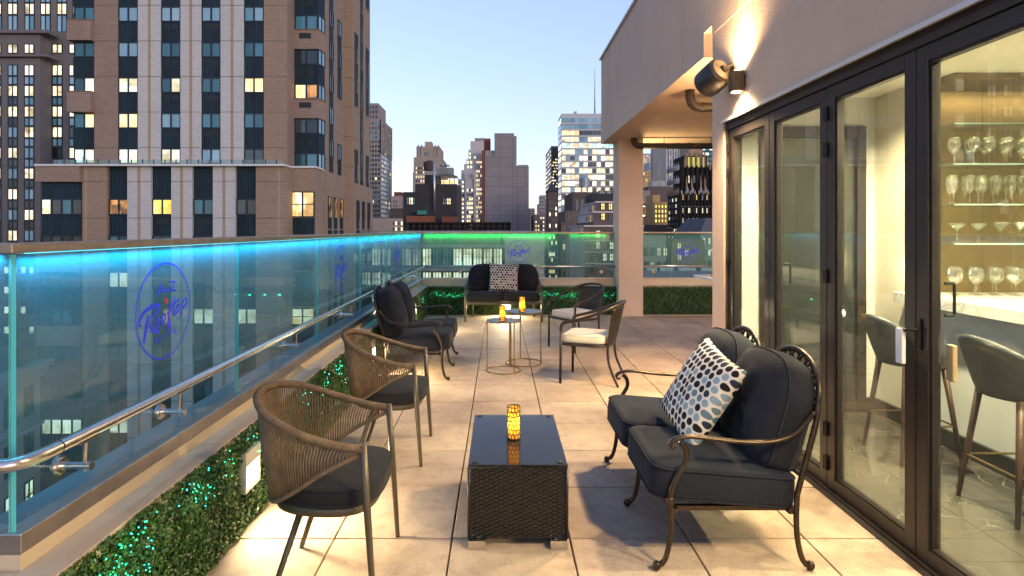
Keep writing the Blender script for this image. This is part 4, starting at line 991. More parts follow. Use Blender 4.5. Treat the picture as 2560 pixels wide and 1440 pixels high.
# ------------------------------------------------------------------ amber mosaic candle lanterns
def _amber():
    m, nt, bs = base_mat('amber_mosaic_glass'); nt.nodes.remove(bs); v = pos_vec(nt, False)
    n1 = noise(nt, v, 55, 2); c = ramp(nt, n1, [(.3, (.85, .36, .02)), (.6, (1, .62, .10))])
    tl_ = nd(nt, 'BsdfTranslucent'); df = nd(nt, 'BsdfDiffuse'); nt.links.new(c, tl_.inputs[0]); nt.links.new(c, df.inputs[0])
    mx = nd(nt, 'MixShader'); mx.inputs[0].default_value = .25; nt.links.new(tl_.outputs[0], mx.inputs[1]); nt.links.new(df.outputs[0], mx.inputs[2])
    nt.links.new(mx.outputs[0], nt.nodes['Material Output'].inputs[0]); return m
AMBER = _amber(); LEAD = pm('dark_mosaic_lead', (.02, .014, .01), .5); WAX = pm('candle_wax', (.85, .62, .25), .6); FLAME = emit('candle_flame', (1, .62, .16), 12)
def candle(label, x, y, z, r=.0375, h=.182, e=.32):
    t = thing('candle_lantern', label, 'candle lantern', (x, y, z), random.random(), 'amber mosaic candle lanterns')
    MB().lathe([(r*.92, .004), (r*.92, h)], n=28).build('glass_shade', AMBER, t, smooth=True)
    sh = t.children[0]; me = sh.data                                    # open top: drop the caps
    import bmesh
    bm = bmesh.new(); bm.from_mesh(me); bmesh.ops.delete(bm, geom=[f for f in bm.faces if len(f.verts) > 4], context='FACES'); bm.to_mesh(me); bm.free()
    b = MB(); rows, colsn = 7, 11; hh = (h-.006)/rows
    for i in range(rows+1): b.tube([(r*.95*math.cos(a), r*.95*math.sin(a), .004+i*hh) for a in [2*math.pi*k/33 for k in range(33)]], .0030, 5, True)
    for i in range(rows):
        for k in range(colsn):
            a = 2*math.pi*(k+.5*(i % 2))/colsn; b.tube([(r*.95*math.cos(a), r*.95*math.sin(a), .004+i*hh), (r*.95*math.cos(a), r*.95*math.sin(a), .004+(i+1)*hh)], .0028, 5)
    b.build('lead_grid', LEAD, t, smooth=True)
    MB().lathe([(r*.9, 0), (r*.9, .004)], n=24).build('base', LEAD, t); MB().lathe([(r*.5, .0045), (r*.5, .045), (r*.46, .048), (0, .046)], n=18).build('candle', WAX, t, smooth=False)
    MB().lathe([(0, .05), (.003, .054), (.0045, .062), (.003, .074), (0, .084)], n=10).build('flame', FLAME, t, smooth=True)
    lamp('candle_light', 'POINT', (0, 0, .095), e, (1, .66, .22), t, shadow_soft_size=.006)
candle('lit amber mosaic candle lantern on the wicker table', .08, 3.35, .4185)
candle('lit amber mosaic candle lantern on the lower brass side table', .032, 6.60, .5732)
candle('lit amber mosaic candle lantern on the taller brass side table', .265, 6.99, .6252)

# ------------------------------------------------------------------ high table behind the corner
ht = thing('bar_table', 'white topped high bar table with black post half hidden by the building corner', 'table', (2.72, 7.0, 0))
MB().rbox((0, 0, 1.03), (.32, .32, .015), .005, k=1).build('tabletop', MARBLE_W, ht)
MB().tube([(0, 0, .02), (0, 0, 1.015)], .03, 12).build('post', BROWN_METAL, ht); MB().lathe([(.24, 0), (.24, .012), (.05, .022), (.03, .05)], n=28).build('base', BROWN_METAL, ht)
tlp = thing('table_lamp', 'slim black lamp standing on the high bar table at the corner', 'lamp', (2.56, 7.0, 1.0455))
MB().tube([(0, 0, .01), (0, 0, .30)], .014, 10).build('stem', BROWN_METAL, tlp); MB().lathe([(.06, 0), (.06, .01), (.02, .014)], n=20).build('base', BROWN_METAL, tlp); MB().lathe([(.02, .30), (.075, .30), (.07, .325), (0, .33)], n=20).build('lamp_shade', MARBLE_W, tlp)

# ------------------------------------------------------------------ the city
ZB = -46.0
gr = MB().box(-2500, 2500, -300, 4000, ZB-1, ZB).build('street_ground', pm('asphalt', (.05, .05, .052), .9, var=(.05, .3))); gr['kind'] = 'structure'
BR_TAN = brick('tan_brick', (.31, .222, .16), (.27, .19, .137), (.18, .135, .10))
BR_PINK = brick('pink_brick', (.29, .205, .165), (.25, .175, .14), (.17, .125, .10))
BR_WHITE = brick('pale_brick', (.50, .48, .475), (.45, .43, .42), (.33, .31, .30))
BR_STRIPE = pm('brown_stripe', (.33, .23, .16), .9)
def _rib():
    m, nt, bs = base_mat('navy_metal_panel'); p = pos_vec(nt); sp = nd(nt, 'SeparateXYZ'); nt.links.new(p, sp.inputs[0])
    s_ = mth(nt, 'SINE', mth(nt, 'MULTIPLY', mth(nt, 'ADD', sp.outputs[0], sp.outputs[1]), 2*math.pi/.16))
    mp = nd(nt, 'Mapping'); mp.inputs['Scale'].default_value = (1, 1, .15); nt.links.new(p, mp.inputs['Vector'])
    nt.links.new(ramp(nt, noise(nt, mp.outputs[0], 1.4, 4), [(.3, (.004, .012, .020)), (.75, (.010, .030, .045))]), bs.inputs['Base Color'])
    bs.inputs['Roughness'].default_value = .6; bs.inputs['Specular IOR Level'].default_value = .25; bump(nt, bs, s_, .6, .02); return m
NAVYP = _rib(); WFRAME = pm('navy_window_frame', (.012, .022, .032), .4, .3); JOINT = pm('dark_brick_joint', (.05, .04, .035), .9); GRILLE = pm('black_grille', (.006, .008, .010), .5)
SILL = pm('brown_sill', (.16, .11, .085), .8)
WD_BLUE = dark_window('blue_glazing', (.010, .055, .075), (.06, .20, .26)); WD_DARK = dark_window('dark_glazing', (.006, .012, .016), (.05, .07, .08))
WD_PALE = dark_window('curtained_glazing', (.10, .24, .32), (.28, .44, .54))
WL_WARM = lit_window('warm_lit_room', (.45, .20, .05), (1.0, .66, .26), (1, .88, .55), .62); WL_CREAM = lit_window('cream_lit_room', (.42, .36, .20), (.85, .76, .48), (1, .97, .78), .6)
WL_YEL = lit_window('yellow_lit_room', (.7, .42, .05), (1, .72, .14), (1, .85, .3), .62); WL_DIM = lit_window('dim_lit_room', (.04, .02, .01), (.25, .11, .04), (.8, .36, .1), .45)
WL_OFF = lit_window('lit_office', (.30, .20, .10), (.95, .75, .45), (1, .95, .80), .62, .5); WL_COOL = lit_window('cool_lit_office', (.12, .25, .22), (.5, .8, .72), (.95, 1, .95), .6, .4)
WL_FAR = lit_window('far_lit_window', (.5, .32, .12), (1, .78, .40), (1, .93, .68), .62, .25)
_fm, _pm2 = {}, {}
def win(parent, loc, rz, w, h, n, mats, fw=.055, mid=False):
    """window with n panes: frame object, panes its sub-parts; local -y faces out"""
    key = (round(w, 3), round(h, 3), n, fw, mid)
    if key not in _fm:
        b = MB(); b.box(-w/2, -w/2+fw, -.06, .04, 0, h).box(w/2-fw, w/2, -.06, .04, 0, h).box(-w/2+fw, w/2-fw, -.06, .04, 0, fw).box(-w/2+fw, w/2-fw, -.06, .04, h-fw, h)
        for k in range(1, n): b.box(-w/2+w*k/n-fw*.75, -w/2+w*k/n+fw*.75, -.058, .04, fw, h-fw)
        if mid: b.box(-w/2+fw, w/2-fw, -.055, .04, h*.5-fw*.4, h*.5+fw*.4)
        _fm[key] = b.mesh('window', WFRAME)
        pw = w/n-fw*1.2; _pm2[key] = MB().box(-pw/2, pw/2, -.005, .012, fw*.9, h-fw*.9).mesh('pane', WD_BLUE)
    f = link('window', _fm[key], parent, loc, rz)
    for k in range(n):
        link('pane', _pm2[key], f, (-w/2+w*(k+.5)/n, 0, 0), 0, mats[k % len(mats)] if isinstance(mats, (list, tuple)) else mats)
    return f
_bm = {}
def slab(name, parent, loc, rz, w, h, d0, d1, mat):
    key = (name, round(w, 3), round(h, 3), d0, d1, mat.name)
    if key not in _bm: _bm[key] = MB().box(-w/2, w/2, d0, d1, 0, h).mesh(name, mat)
    return link(name, _bm[key], parent, loc, rz)
def dk(): return random.choice((WD_BLUE, WD_BLUE, WD_BLUE, WD_PALE, WD_DARK))

# ---- the big brick apartment tower
YT, YP, YR = 48.3, 46.8, 49.9
tw = thing('apartment_tower', 'tall tan and white brick apartment tower with navy window columns', 'building')
sT, sP, sR = YT/F, YP/F, YR/F
tx = lambda p: (p-VX)*sT; tz = lambda p: H-(p-VY)*sT; px_ = lambda p: (p-VX)*sP; pz_ = lambda p: H-(p-VY)*sP; rx = lambda p: (p-VX)*sR; rz_ = lambda p: H-(p-VY)*sR
ztop = 36; zroof = pz_(413)
MB().box(tx(238), tx(719), YT, 66, zroof-2, ztop).build('wall', BR_PINK, tw)
MB().box(tx(180), tx(238)-.001, YT+.5, 66, zroof-2, ztop).build('wall', BR_PINK, tw)
for a, b_ in ((347, 404), (453, 505), (553, 611)):
    MB().box(tx(a), tx(b_), YT-.12, YT-.001, zroof-1, ztop).build('pale_pier', BR_WHITE, tw)
    c = (a+b_)/2; MB().box(tx(c-3.5), tx(c+3.5), YT-.135, YT-.121, zroof-1, ztop).build('pier_stripe', BR_STRIPE, tw)
for a, b_ in ((238, 297), (661, 719)): MB().box(tx(a)+.001, tx(b_)-.001, YT-.10, YT-.001, zroof-1, ztop).build('tan_pier', BR_TAN if a > 400 else BR_PINK, tw)
lit = {(0, 2): WL_CREAM, (0, 3): WL_WARM, (0, 4): WL_CREAM, (1, 4): WL_CREAM, (1, 2): [WD_BLUE, WL_CREAM], (3, 2): WL_WARM, (0, 0): WD_PALE, (1, 0): WD_PALE, (2, 0): WD_PALE, (3, 0): WD_PALE, (0, 1): WD_PALE}
for c, (a, b_) in enumerate(((297, 347), (404, 453), (505, 553), (611, 661))):
    xc = (tx(a)+tx(b_))/2; ww = tx(b_)-tx(a)
    for k in range(-4, 5):
        zt = tz(17+88.7*k); zb = tz(55+88.7*k); zn = tz(17+88.7*(k+1))
        win(tw, (xc, YT-.03, zb), 0, ww, zt-zb, 2, lit.get((c, k), dk()), .085)
        if k == 4: continue
        p = slab('spandrel_panel', tw, (xc, YT, zn+.001), 0, ww, zb-zn-.002, -.05, .02, NAVYP)
        if c in (1, 2):
            for q in (-1, 1): slab('vent_grille', p, (q*.31, -.05, (zb-zn)*.62), 0, .54, .42, -.012, 0, GRILLE)
# floor joints
for k in range(-4, 5):
    jj = MB(); z = tz(103+88.7*k)
    for a, b_ in ((238, 297), (661, 719)): jj.box(tx(a), tx(b_), YT-.105, YT-.099, z-.03, z)
    for a, b_ in ((347, 404), (453, 505), (553, 611)): jj.box(tx(a), tx(b_), YT-.14, YT-.134, z-.03, z)
    jj.build('floor_joint', JOINT, tw)
# left bay
for k in range(-4, 5):
    zt = tz(17+88.7*k); zb = tz(55+88.7*k); zn = tz(17+88.7*(k+1)); xc = (tx(186)+tx(239))/2; ww = tx(239)-tx(186)-.01
    win(tw, (xc, YT-.03, zb), 0, ww, zt-zb, 2, {2: [WD_BLUE, WL_CREAM], 3: [WD_BLUE, WL_WARM], 4: [WL_COOL, WL_CREAM]}.get(k, dk()), .085)
    if k % 2 == 0: MB().box(tx(179), tx(239)-.01, YT-.55, YT+.3, zn+.02, zb-.02).build('brick_band', BR_PINK, tw); MB().box(tx(178.5), tx(239)-.01, YT-.6, YT+.3, zb-.019, zb+.05).build('sill', SILL, tw)
    else: MB().box(tx(184), tx(239)-.01, YT-.06, YT+.3, zn+.02, zb-.02).build('spandrel_panel', NAVYP, tw)
# right bay, angled return and long side walls
XB0, XB1, XS = tx(719), -15.33, -15.08
MB().box(XB0+.001, XB1-.1, YR+.15, 66, -46, ztop).build('bay_wall', BR_TAN, tw)
MB().box(XB1-.099, XS, 51.0, 57.6, -46, ztop).build('side_wall', BR_TAN, tw)
MB().box(XB1-3, -14.38, 57.6, 65.6, -46, ztop).build('wing_wall', BR_TAN, tw)
obl = math.atan2(1.1, .25)
for k in range(-4, 5):
    zt = rz_(36.6+86.4*k); zb = rz_(75+86.4*k); zn = rz_(36.6+86.4*(k+1))
    if zt < zroof: continue
    m = WL_DIM if k == 2 else dk(); xc = (XB0+XB1)/2
    win(tw, (xc, YR+.06, zb), 0, XB1-XB0-.02, zt-zb, 2, [WL_WARM, WL_DIM] if k == 2 else m, .1)
    ln = math.hypot(.25, 1.1); win(tw, ((XB1+XS)/2, (YR+51.0)/2, zb), obl, ln, zt-zb, 2, WD_PALE, .08)
    if k % 2 == 0:
        q = MB().add([(XB0, YR-.12, zn), (XB1+.06, YR-.12, zn), (XS+.08, 51.0, zn), (XB0, 51, zn), (XB0, YR-.12, zb-.03), (XB1+.06, YR-.12, zb-.03), (XS+.08, 51.0, zb-.03), (XB0, 51, zb-.03)], [(0,3,2,1),(4,5,6,7),(0,1,5,4),(1,2,6,5),(2,3,7,6),(3,0,4,7)])
        q.build('brick_band', BR_PINK, tw)
        q = MB().add([(XB0, YR-.18, zb-.029), (XB1+.10, YR-.18, zb-.029), (XS+.14, 51.0, zb-.029), (XB0, 51, zb-.029), (XB0, YR-.18, zb+.04), (XB1+.10, YR-.18, zb+.04), (XS+.14, 51.0, zb+.04), (XB0, 51, zb+.04)], [(0,3,2,1),(4,5,6,7),(0,1,5,4),(1,2,6,5),(2,3,7,6),(3,0,4,7)])
        q.build('sill', SILL, tw); MB().box(xc-.55, xc+.45, YR-.135, YR-.121, zb-.75, zb-.3).build('vent_grille', GRILLE, tw)
    else:
        q = MB().add([(XB0, YR+.02, zn), (XB1, YR+.02, zn), (XS, 51.0, zn), (XB0, 51, zn), (XB0, YR+.02, zb), (XB1, YR+.02, zb), (XS, 51.0, zb), (XB0, 51, zb)], [(0,3,2,1),(4,5,6,7),(0,1,5,4),(1,2,6,5),(2,3,7,6),(3,0,4,7)])
        q.build('spandrel_panel', NAVYP, tw)
        for e in (-.4, .3): MB().box(xc+e-.25, xc+e+.25, YR+.004, YR+.019, zb-.9, zb-.45).build('vent_grille', GRILLE, tw)
fh = 2.9
for X, (ya, yb), double in ((XS, (52.3, 53.5), 0), (XS, (55.0, 56.2), 1), (-14.38, (58.6, 59.7), 1), (-14.38, (61.0, 62.0), 0), (-14.38, (63.6, 64.7), 1)):
    for k in range(-9, 11):
        z = H+.7+k*fh
        if z > ztop-2: continue
        if double and k % 4 == 3 and k > 0: continue
        win(tw, (X+.03, (ya+yb)/2, z), math.pi/2, yb-ya, 1.5, 2, random.choice((WD_PALE, WD_BLUE, WD_DARK, WD_DARK)) if k != -1 else WL_DIM, .07)
        if not (double and k % 4 == 2): slab('spandrel_panel', tw, (X, (ya+yb)/2, z+1.501), math.pi/2, yb-ya, fh-1.502, -.04, .02, NAVYP)
for k in range(-8, 12):
    z = H+.35+k*fh
    if z < ztop: MB().box(XS, XS+.004, 51.05, 57.55, z-.03, z).box(-14.38, -14.376, 57.65, 65.5, z-.03, z).box(XS+.01, -14.39, 57.594, 57.599, z-.03, z).build('floor_joint', JOINT, tw)
# podium
MB().box(px_(98), px_(640), YP+.6, YT-.2, ZB, zroof-.001).build('podium_wall', BR_PINK, tw)
for a, b_ in ((318, 377), (428, 480), (532, 588)):
    MB().box(px_(a), px_(b_), YP, YP+.599, ZB, zroof-.1).build('pale_pier', BR_WHITE, tw); c = (a+b_)/2; MB().box(px_(c-3.5), px_(c+3.5), YP-.02, YP-.001, ZB, zroof-.1).build('pier_stripe', BR_STRIPE, tw)
for a, b_, m_ in ((207, 268, BR_TAN), (640, 713, BR_TAN)): MB().box(px_(a), px_(b_), YP-.05, YP+.599 if a < 600 else 66, ZB, zroof-.1).build('tan_pier', m_, tw)
MB().box(px_(213), px_(219), YP-.065, YP-.051, ZB, zroof-.1).box(px_(695), px_(701), YP-.065, YP-.051, ZB, zroof-.1).build('pier_stripe', BR_STRIPE, tw)
plit = {(1, 0): WL_YEL, (0, 0): WL_DIM, (0, 2): WL_CREAM, (2, 3): WL_CREAM, (3, 3): WL_CREAM, (0, 6): WL_CREAM, (1, 3): [WD_DARK, WL_DIM]}
for c, (a, b_) in enumerate(((268, 318), (377, 428), (480, 532), (588, 640))):
    xc = (px_(a)+px_(b_))/2; ww = px_(b_)-px_(a)-.004
    slab('spandrel_panel', tw, (xc, YP+.3, pz_(497)), 0, ww, zroof-pz_(497)-.11, -.05, .29, NAVYP)
    for k in range(0, 10):
        zt = pz_(497+91.6*k); zb = pz_(537+91.6*k); zn = pz_(497+91.6*(k+1))
        win(tw, (xc, YP+.22, zb), 0, ww, zt-zb, 2, plit.get((c, k), random.choice((WD_BLUE, WD_DARK, WD_DARK))), .085)
        p = slab('spandrel_panel', tw, (xc, YP+.3, zn+.001), 0, ww, zb-zn-.002, -.05, .29, NAVYP)
        if c in (1, 2): slab('vent_grille', p, (0, -.05, (zb-zn)*.55), 0, 1.0, .42, -.012, 0, GRILLE)
for k in range(0, 10):
    zt = pz_(497+91.6*k); zb = pz_(537+91.6*k); zn = pz_(497+91.6*(k+1)); xc = (px_(103)+px_(206))/2; ww = px_(206)-px_(103)
    if k == 0: MB().box(px_(97), px_(206.5), YP-.35, YP+.599, pz_(455), zroof-.1).build('brick_band', BR_PINK, tw); slab('spandrel_panel', tw, (xc, YP+.1, zt+.001), 0, ww, pz_(455)-zt-.002, -.05, .49, NAVYP)
    win(tw, (xc, YP+.02, zb), 0, ww, zt-zb, 4, {6: WL_CREAM, 0: [WL_CREAM, WD_DARK, WD_BLUE, WD_DARK]}.get(k, random.choice((WD_BLUE, WD_DARK))), .085)
    if k % 2 == 1: MB().box(px_(98), px_(206.5), YP-.35, YP+.599, zn+.02, zb-.04).build('brick_band', BR_PINK, tw)
    else: slab('spandrel_panel', tw, (xc, YP+.1, zn+.001), 0, ww, zb-zn-.002, -.05, .49, NAVYP)
for k in range(0, 10):
    jj = MB(); z = pz_(585+91.6*k-132)
    for a, b_ in ((318, 377), (428, 480), (532, 588)): jj.box(px_(a), px_(b_), YP-.025, YP-.021, z-.03, z)
    for a, b_ in ((207, 268), (640, 713)): jj.box(px_(a), px_(b_), YP-.07, YP-.066, z-.03, z)
    jj.build('floor_joint', JOINT, tw)
XP0, XP1 = px_(713)+.001, -15.15
MB().box(XP0, XP1, 48.55, 50.9, ZB, rz_(424)).build('podium_wall', BR_TAN, tw); MB().box(XP1-.2, -14.95, 50.901, 57.5, ZB, rz_(424)).build('podium_wall', BR_TAN, tw); MB().box(-15.3, -14.15, 57.55, 66, ZB, rz_(424)-.5).build('podium_wall', BR_TAN, tw)
MB().box(XP0-.05, XP1+.12, 48.4, 51.2, rz_(424), rz_(424)+.14).build('coping', COPING, tw)
for k in range(0, 8):
    z = H-(543-VY)*48.5/F-k*2.95; xc = (XP0+XP1)/2-.1
    win(tw, (xc, 48.5, z), 0, 1.95, 2.1 if k == 0 else 1.4, 2, WL_WARM if k in (0, 3) else random.choice((WD_BLUE, WD_DARK)), .085, True)
    slab('spandrel_panel', tw, (xc, 48.53, z-1.4), 0, 1.95, 1.35, -.04, .01, NAVYP)
    for X, yy in ((-14.95, 52.0), (-14.95, 53.8), (-14.95, 55.8), (-14.15, 58.9), (-14.15, 61.3), (-14.15, 63.8)):
        win(tw, (X+.03, yy, z), math.pi/2, 1.1, 1.9, 2, WL_DIM if (k == 0 and yy < 56) else WD_DARK, .07, True); slab('spandrel_panel', tw, (X, yy, z-.95), math.pi/2, 1.1, .94, -.04, .01, NAVYP)
MB().box(px_(96), px_(716), YP-.45, YT+.1, zroof-.099, zroof+.05).build('coping', COPING, tw)
tr = MB()
for p_ in range(130, 700, 28): tr.box(px_(p_)-.03, px_(p_)+.03, YP+.1, YP+.16, zroof+.05, zroof+.48)
tr.build('roof_rail_post', WFRAME, tw, kind='stuff')
MB().box(px_(128), px_(705), YP+.12, YP+.14, zroof+.1, zroof+.45).build('roof_glass_rail', pane_mat('roof_rail_glass', (.75, .85, .86), .08), tw)

# ---- generic neighbours
def part_box(parent, mat, px0, px1, ptop, Y, depth, name='wall', pbot=None):
    s = Y/F; x0, x1 = (px0-VX)*s, (px1-VX)*s; return MB().box(x0, x1, Y, Y+depth, ZB if pbot is None else H-(pbot-VY)*s, H-(ptop-VY)*s).build(name, mat, parent)
def grid(parent, px0, px1, py0, py1, Y, nx, ny, fw, fh, mats, indiv=False, name='window', proud=.05):
    """front windows; mats = [(weight, material)]; joined per material unless indiv"""
    s = Y/F; tot = sum(w_ for w_, _ in mats); per = {}
    cw, ch = (px1-px0)/nx, (py1-py0)/ny
    me = MB().box(-cw*s*fw/2, cw*s*fw/2, -proud, .0, -ch*s*fh/2, ch*s*fh/2).mesh(name, mats[0][1]) if indiv else None
    for i in range(nx):
        for j in range(ny):
            r_ = random.random()*tot; k = 0
            while r_ > mats[k][0]: r_ -= mats[k][0]; k += 1
            m = mats[k][1]
            if m is None: continue
            c = at(px0+cw*(i+.5), py0+ch*(j+.5), Y)
            if indiv: link(name, me, parent, (c.x, Y-.001, c.z), 0, m)
            else: per.setdefault(m.name, (m, MB()))[1].box(c.x-cw*s*fw/2, c.x+cw*s*fw/2, Y-proud, Y-.001, c.z-ch*s*fh/2, c.z+ch*s*fh/2)
    for m, b in per.values(): b.build(name, m, parent, kind='stuff')
def grid_side(parent, X, sg, y0, y1, z0, z1, ny, nz, fw, fh, mats, name='side_window'):
    tot = sum(w_ for w_, _ in mats); per = {}; cw, ch = (y1-y0)/ny, (z1-z0)/nz
    for i in range(ny):
        for j in range(nz):
            r_ = random.random()*tot; k = 0
            while r_ > mats[k][0]: r_ -= mats[k][0]; k += 1
            m = mats[k][1]
            if m is None: continue
            yc, zc = y0+cw*(i+.5), z0+ch*(j+.5); per.setdefault(m.name, (m, MB()))[1].box(X if sg > 0 else X-.05, X+.05 if sg > 0 else X, yc-cw*fw/2, yc+cw*fw/2, zc-ch*fh/2, zc+ch*fh/2)
    for m, b in per.values(): b.build(name, m, parent, kind='stuff')
def cm(name, c, v=.15, r=.85): return pm(name, c, r, var=(.12, v), spec=.25)
GRAN = cm('brown_granite', (.145, .13, .13)); BGREY = cm('warm_grey_stone', (.24, .20, .185)); TANST = cm('tan_stone', (.34, .265, .22)); DKBR = cm('dark_brown_brick', (.10, .075, .068)); BLK = pm('black_render', (.030, .029, .031), .85, var=(.3, .25))
WHITEM = pm('white_metal_panel', (.40, .40, .41), .45, .2); PALEST = cm('pale_stone', (.44, .40, .39)); PINKST = cm('pink_stone', (.40, .29, .27)); REDB = cm('red_brick', (.22, .075, .045)); LIMEST = cm('limestone', (.36, .32, .28))
MECH = pm('grey_plant', (.22, .22, .23), .5, .4, var=(.6, .3)); TANKM = pm('weathered_tank', (.30, .34, .37), .5, .4, var=(1.2, .3)); BLACKG = BLK
def _blk():
    m, nt, bs = base_mat('grey_block_wall'); p = pos_vec(nt); sp = nd(nt, 'SeparateXYZ'); nt.links.new(p, sp.inputs[0]); cb = nd(nt, 'CombineXYZ'); nt.links.new(sp.outputs[0], cb.inputs[0]); nt.links.new(sp.outputs[2], cb.inputs[1])
    b = nd(nt, 'TexBrick', offset=0); nt.links.new(cb.outputs[0], b.inputs['Vector']); b.inputs['Scale'].default_value = 1; b.inputs['Brick Width'].default_value = 4.2; b.inputs['Row Height'].default_value = 3.1; b.inputs['Mortar Size'].default_value = .06
    b.inputs['Color1'].default_value = (.21, .185, .19, 1); b.inputs['Color2'].default_value = (.235, .21, .21, 1); b.inputs['Mortar'].default_value = (.13, .115, .115, 1)
    k = mth(nt, 'MULTIPLY_ADD', noise(nt, p, .25, 5), .3, .85); nt.links.new(mixc(nt, 1, b.outputs[0], k, 'MULTIPLY'), bs.inputs['Base Color']); bs.inputs['Roughness'].default_value = .9; return m
BLOCKW = _blk()

# ---- granite office tower behind the brick tower
Y = 112.0; s = Y/F
of = thing('office_tower', 'brown granite office tower with lit windows behind the brick apartment tower', 'building')
part_box(of, GRAN, -420, 100, 80, Y, 40); part_box(of, GRAN, 100.01, 188, 80, Y+3, 40); part_box(of, GRAN, -420, 200, -260, Y+5, 35, 'upper_wall')
part_box(of, GRAN, -420, 118, 74, Y-.8, 3, 'cornice', 82); part_box(of, GRAN, -420, 118, 136, Y-.8, 3, 'cornice', 141)
def owin(px0, px1, p0, p1, YY, m, n=2):
    a, b_ = at(px0, p1, YY), at(px1, p0, YY); win(of, ((a.x+b_.x)/2, YY-.05, a.z), 0, b_.x-a.x, b_.z-a.z, n, m, .16)
for (a, b_, n, YY) in ((20, 45, 2, Y), (61, 86, 2, Y), (102, 116, 1, Y+3), (131, 157, 2, Y+3), (173, 188, 1, Y+3), (-22, 4, 2, Y), (-64, -38, 2, Y)):
    owin(a, b_, 110, 134, YY, WL_OFF, n)
    for k in range(0, 14):
        p0 = 162+51.6*k
        if a > 95 and p0 > 430: continue
        bright = WL_OFF if random.random() < (.75 if k < 5 else .5) else random.choice((WD_PALE, WD_DARK))
        owin(a, b_, p0, p0+28, YY, bright, n)
        owin(a, b_, p0+29, p0+50, YY, (WD_DARK if a < 50 and k > 0 else WD_PALE) if k < 5 else WD_DARK, n)
for a in (-62, -20, 20, 62, 102, 143, 182): 
    for k in range(-4, 1):
        owin(a, a+25, 8+k*75, 37+k*75, Y+5, WL_OFF); owin(a, a+25, 38+k*75, 81+k*75 if k == 0 else 82+k*75, Y+5, WD_PALE)
# ---- stone building low beside the tower
sb = thing('stone_building', 'old stone building with heavy cornice seen low through the railing glass', 'building', (-29.4, 24.6, 0), math.atan2(.97, -.24))
zc = -8.4                                                     # local: x along the front, -y out towards the terrace
MB().box(0, 20, 0, 9, ZB, zc).build('wall', LIMEST, sb)
for d, z0_, z1_ in ((.9, zc, zc+.35), (.6, zc-.4, zc-.001), (.35, zc-.75, zc-.401), (.3, zc-4.4, zc-4.1)): MB().box(-.5, 20, -d, 9, z0_, z1_).build('cornice', LIMEST, sb)
MB().box(-.2, 19.8, .3, 8.5, zc+.351, zc+1.5).build('roof', DKBR, sb)
for i in range(8):
    for k in range(7):
        f_ = win(sb, (1.2+i*2.45, -.02, zc-3.3-k*3.4), 0, 1.25, 2.1, 2, WD_DARK if random.random() < .85 else WL_CREAM, .09, True)
        slab('sill', f_, (0, 0, -.16), 0, 1.6, .15, -.25, .02, LIMEST)
lo = thing('brick_rowhouse', 'dark low building with small lit windows between the granite tower and stone building', 'building')
part_box(lo, DKBR, -500, 96, 640, 66, 20); grid(lo, 6, 90, 650, 850, 66, 4, 4, .45, .32, [(.55, WL_CREAM), (.45, WD_DARK)], True)
# ---- skyline behind the far railing
t = thing('residential_tower', 'slender grey residential tower right behind the brick apartment tower', 'building'); Y = 300; s = Y/F
part_box(t, BGREY, 880, 952, 300, Y, 31); part_box(t, BGREY, 885, 946, 258, Y+8, 20, 'setback'); X = (952-VX)*s
grid(t, 921, 951, 303, 590, Y, 4, 25, .6, .55, [(.8, WD_DARK), (.15, WD_BLUE), (.05, WL_FAR)]); grid_side(t, X, 1, Y+.5, Y+30.5, H-16*s, H+(VY-304)*s, 10, 25, .6, .6, [(.6, WD_PALE), (.35, WD_DARK), (.05, WL_FAR)])
grid(t, 922, 945, 262, 298, Y+8, 3, 3, .6, .6, [(1, WD_DARK)])
fin = MB()
for k in range(8): fin.box(X-.6, X+.4, Y+k*4.2, Y+k*4.2+.7, 40, H+(VY-296)*s)
fin.build('roof_pier', BGREY, t)
t = thing('art_deco_tower', 'tan stepped art deco tower rising behind the black rooftop building', 'building'); Y = 420
part_box(t, TANST, 1034, 1104, 393, Y, 40); part_box(t, TANST, 1041, 1099, 366, Y+4, 30, 'setback'); part_box(t, TANST, 1062, 1079, 354, Y+8, 10, 'crown'); part_box(t, TANST, 1032, 1106, 430, Y-2, 44, 'base')
for a in (1044, 1052, 1086, 1094): part_box(t, TANST, a, a+3, 362, Y+3, 2, 'pier')
grid(t, 1038, 1062, 415, 480, Y-2, 4, 6, .5, .5, [(.7, WL_FAR), (.3, WD_DARK)]); grid(t, 1060, 1075, 379, 390, Y+4, 4, 1, .5, .9, [(1, WD_DARK)])
t = thing('rooftop_building', 'black rendered rooftop building with two steel windows and tall flue', 'building'); Y = 110; s = Y/F
part_box(t, BLK, 1038, 1142, 460, Y, 14); part_box(t, BLK, 1008, 1037.9, 480, Y, 14); part_box(t, BLK, 1062, 1092, 437, Y+1, 8, 'stair_tower')
for a, b_, p0, p1 in ((1016, 1039, 493, 512), (1106, 1128, 495, 512)):
    q, q2 = at(a, p1, Y), at(b_, p0, Y); win(t, ((q.x+q2.x)/2, Y-.05, q.z), 0, q2.x-q.x, q2.z-q.z, 4, [WD_PALE, WL_WARM, WL_CREAM, WD_PALE] if a < 1050 else [WL_DIM, WD_PALE, WL_WARM, WL_WARM], .09, True)
q0, q1 = at(1086, 527, Y-.6), at(1086, 405, Y-.6); MB().tube([q0, q1], .2, 12).build('flue', pm('galvanised_flue', (.55, .55, .56), .35, .8), t, smooth=True)
pl = MB()
for a in (1094, 1110, 1124, 1136): q = at(a, 460, Y+2); pl.box(q.x-.06, q.x+.06, Y+2, Y+2.1, q.z, at(a, 437, Y+2).z)
pl.box(at(1090, 437, Y).x, at(1140, 437, Y).x, Y+1.5, Y+6, at(1090, 437, Y).z-.15, at(1090, 437, Y).z); pl.build('plant_platform', MECH, t)
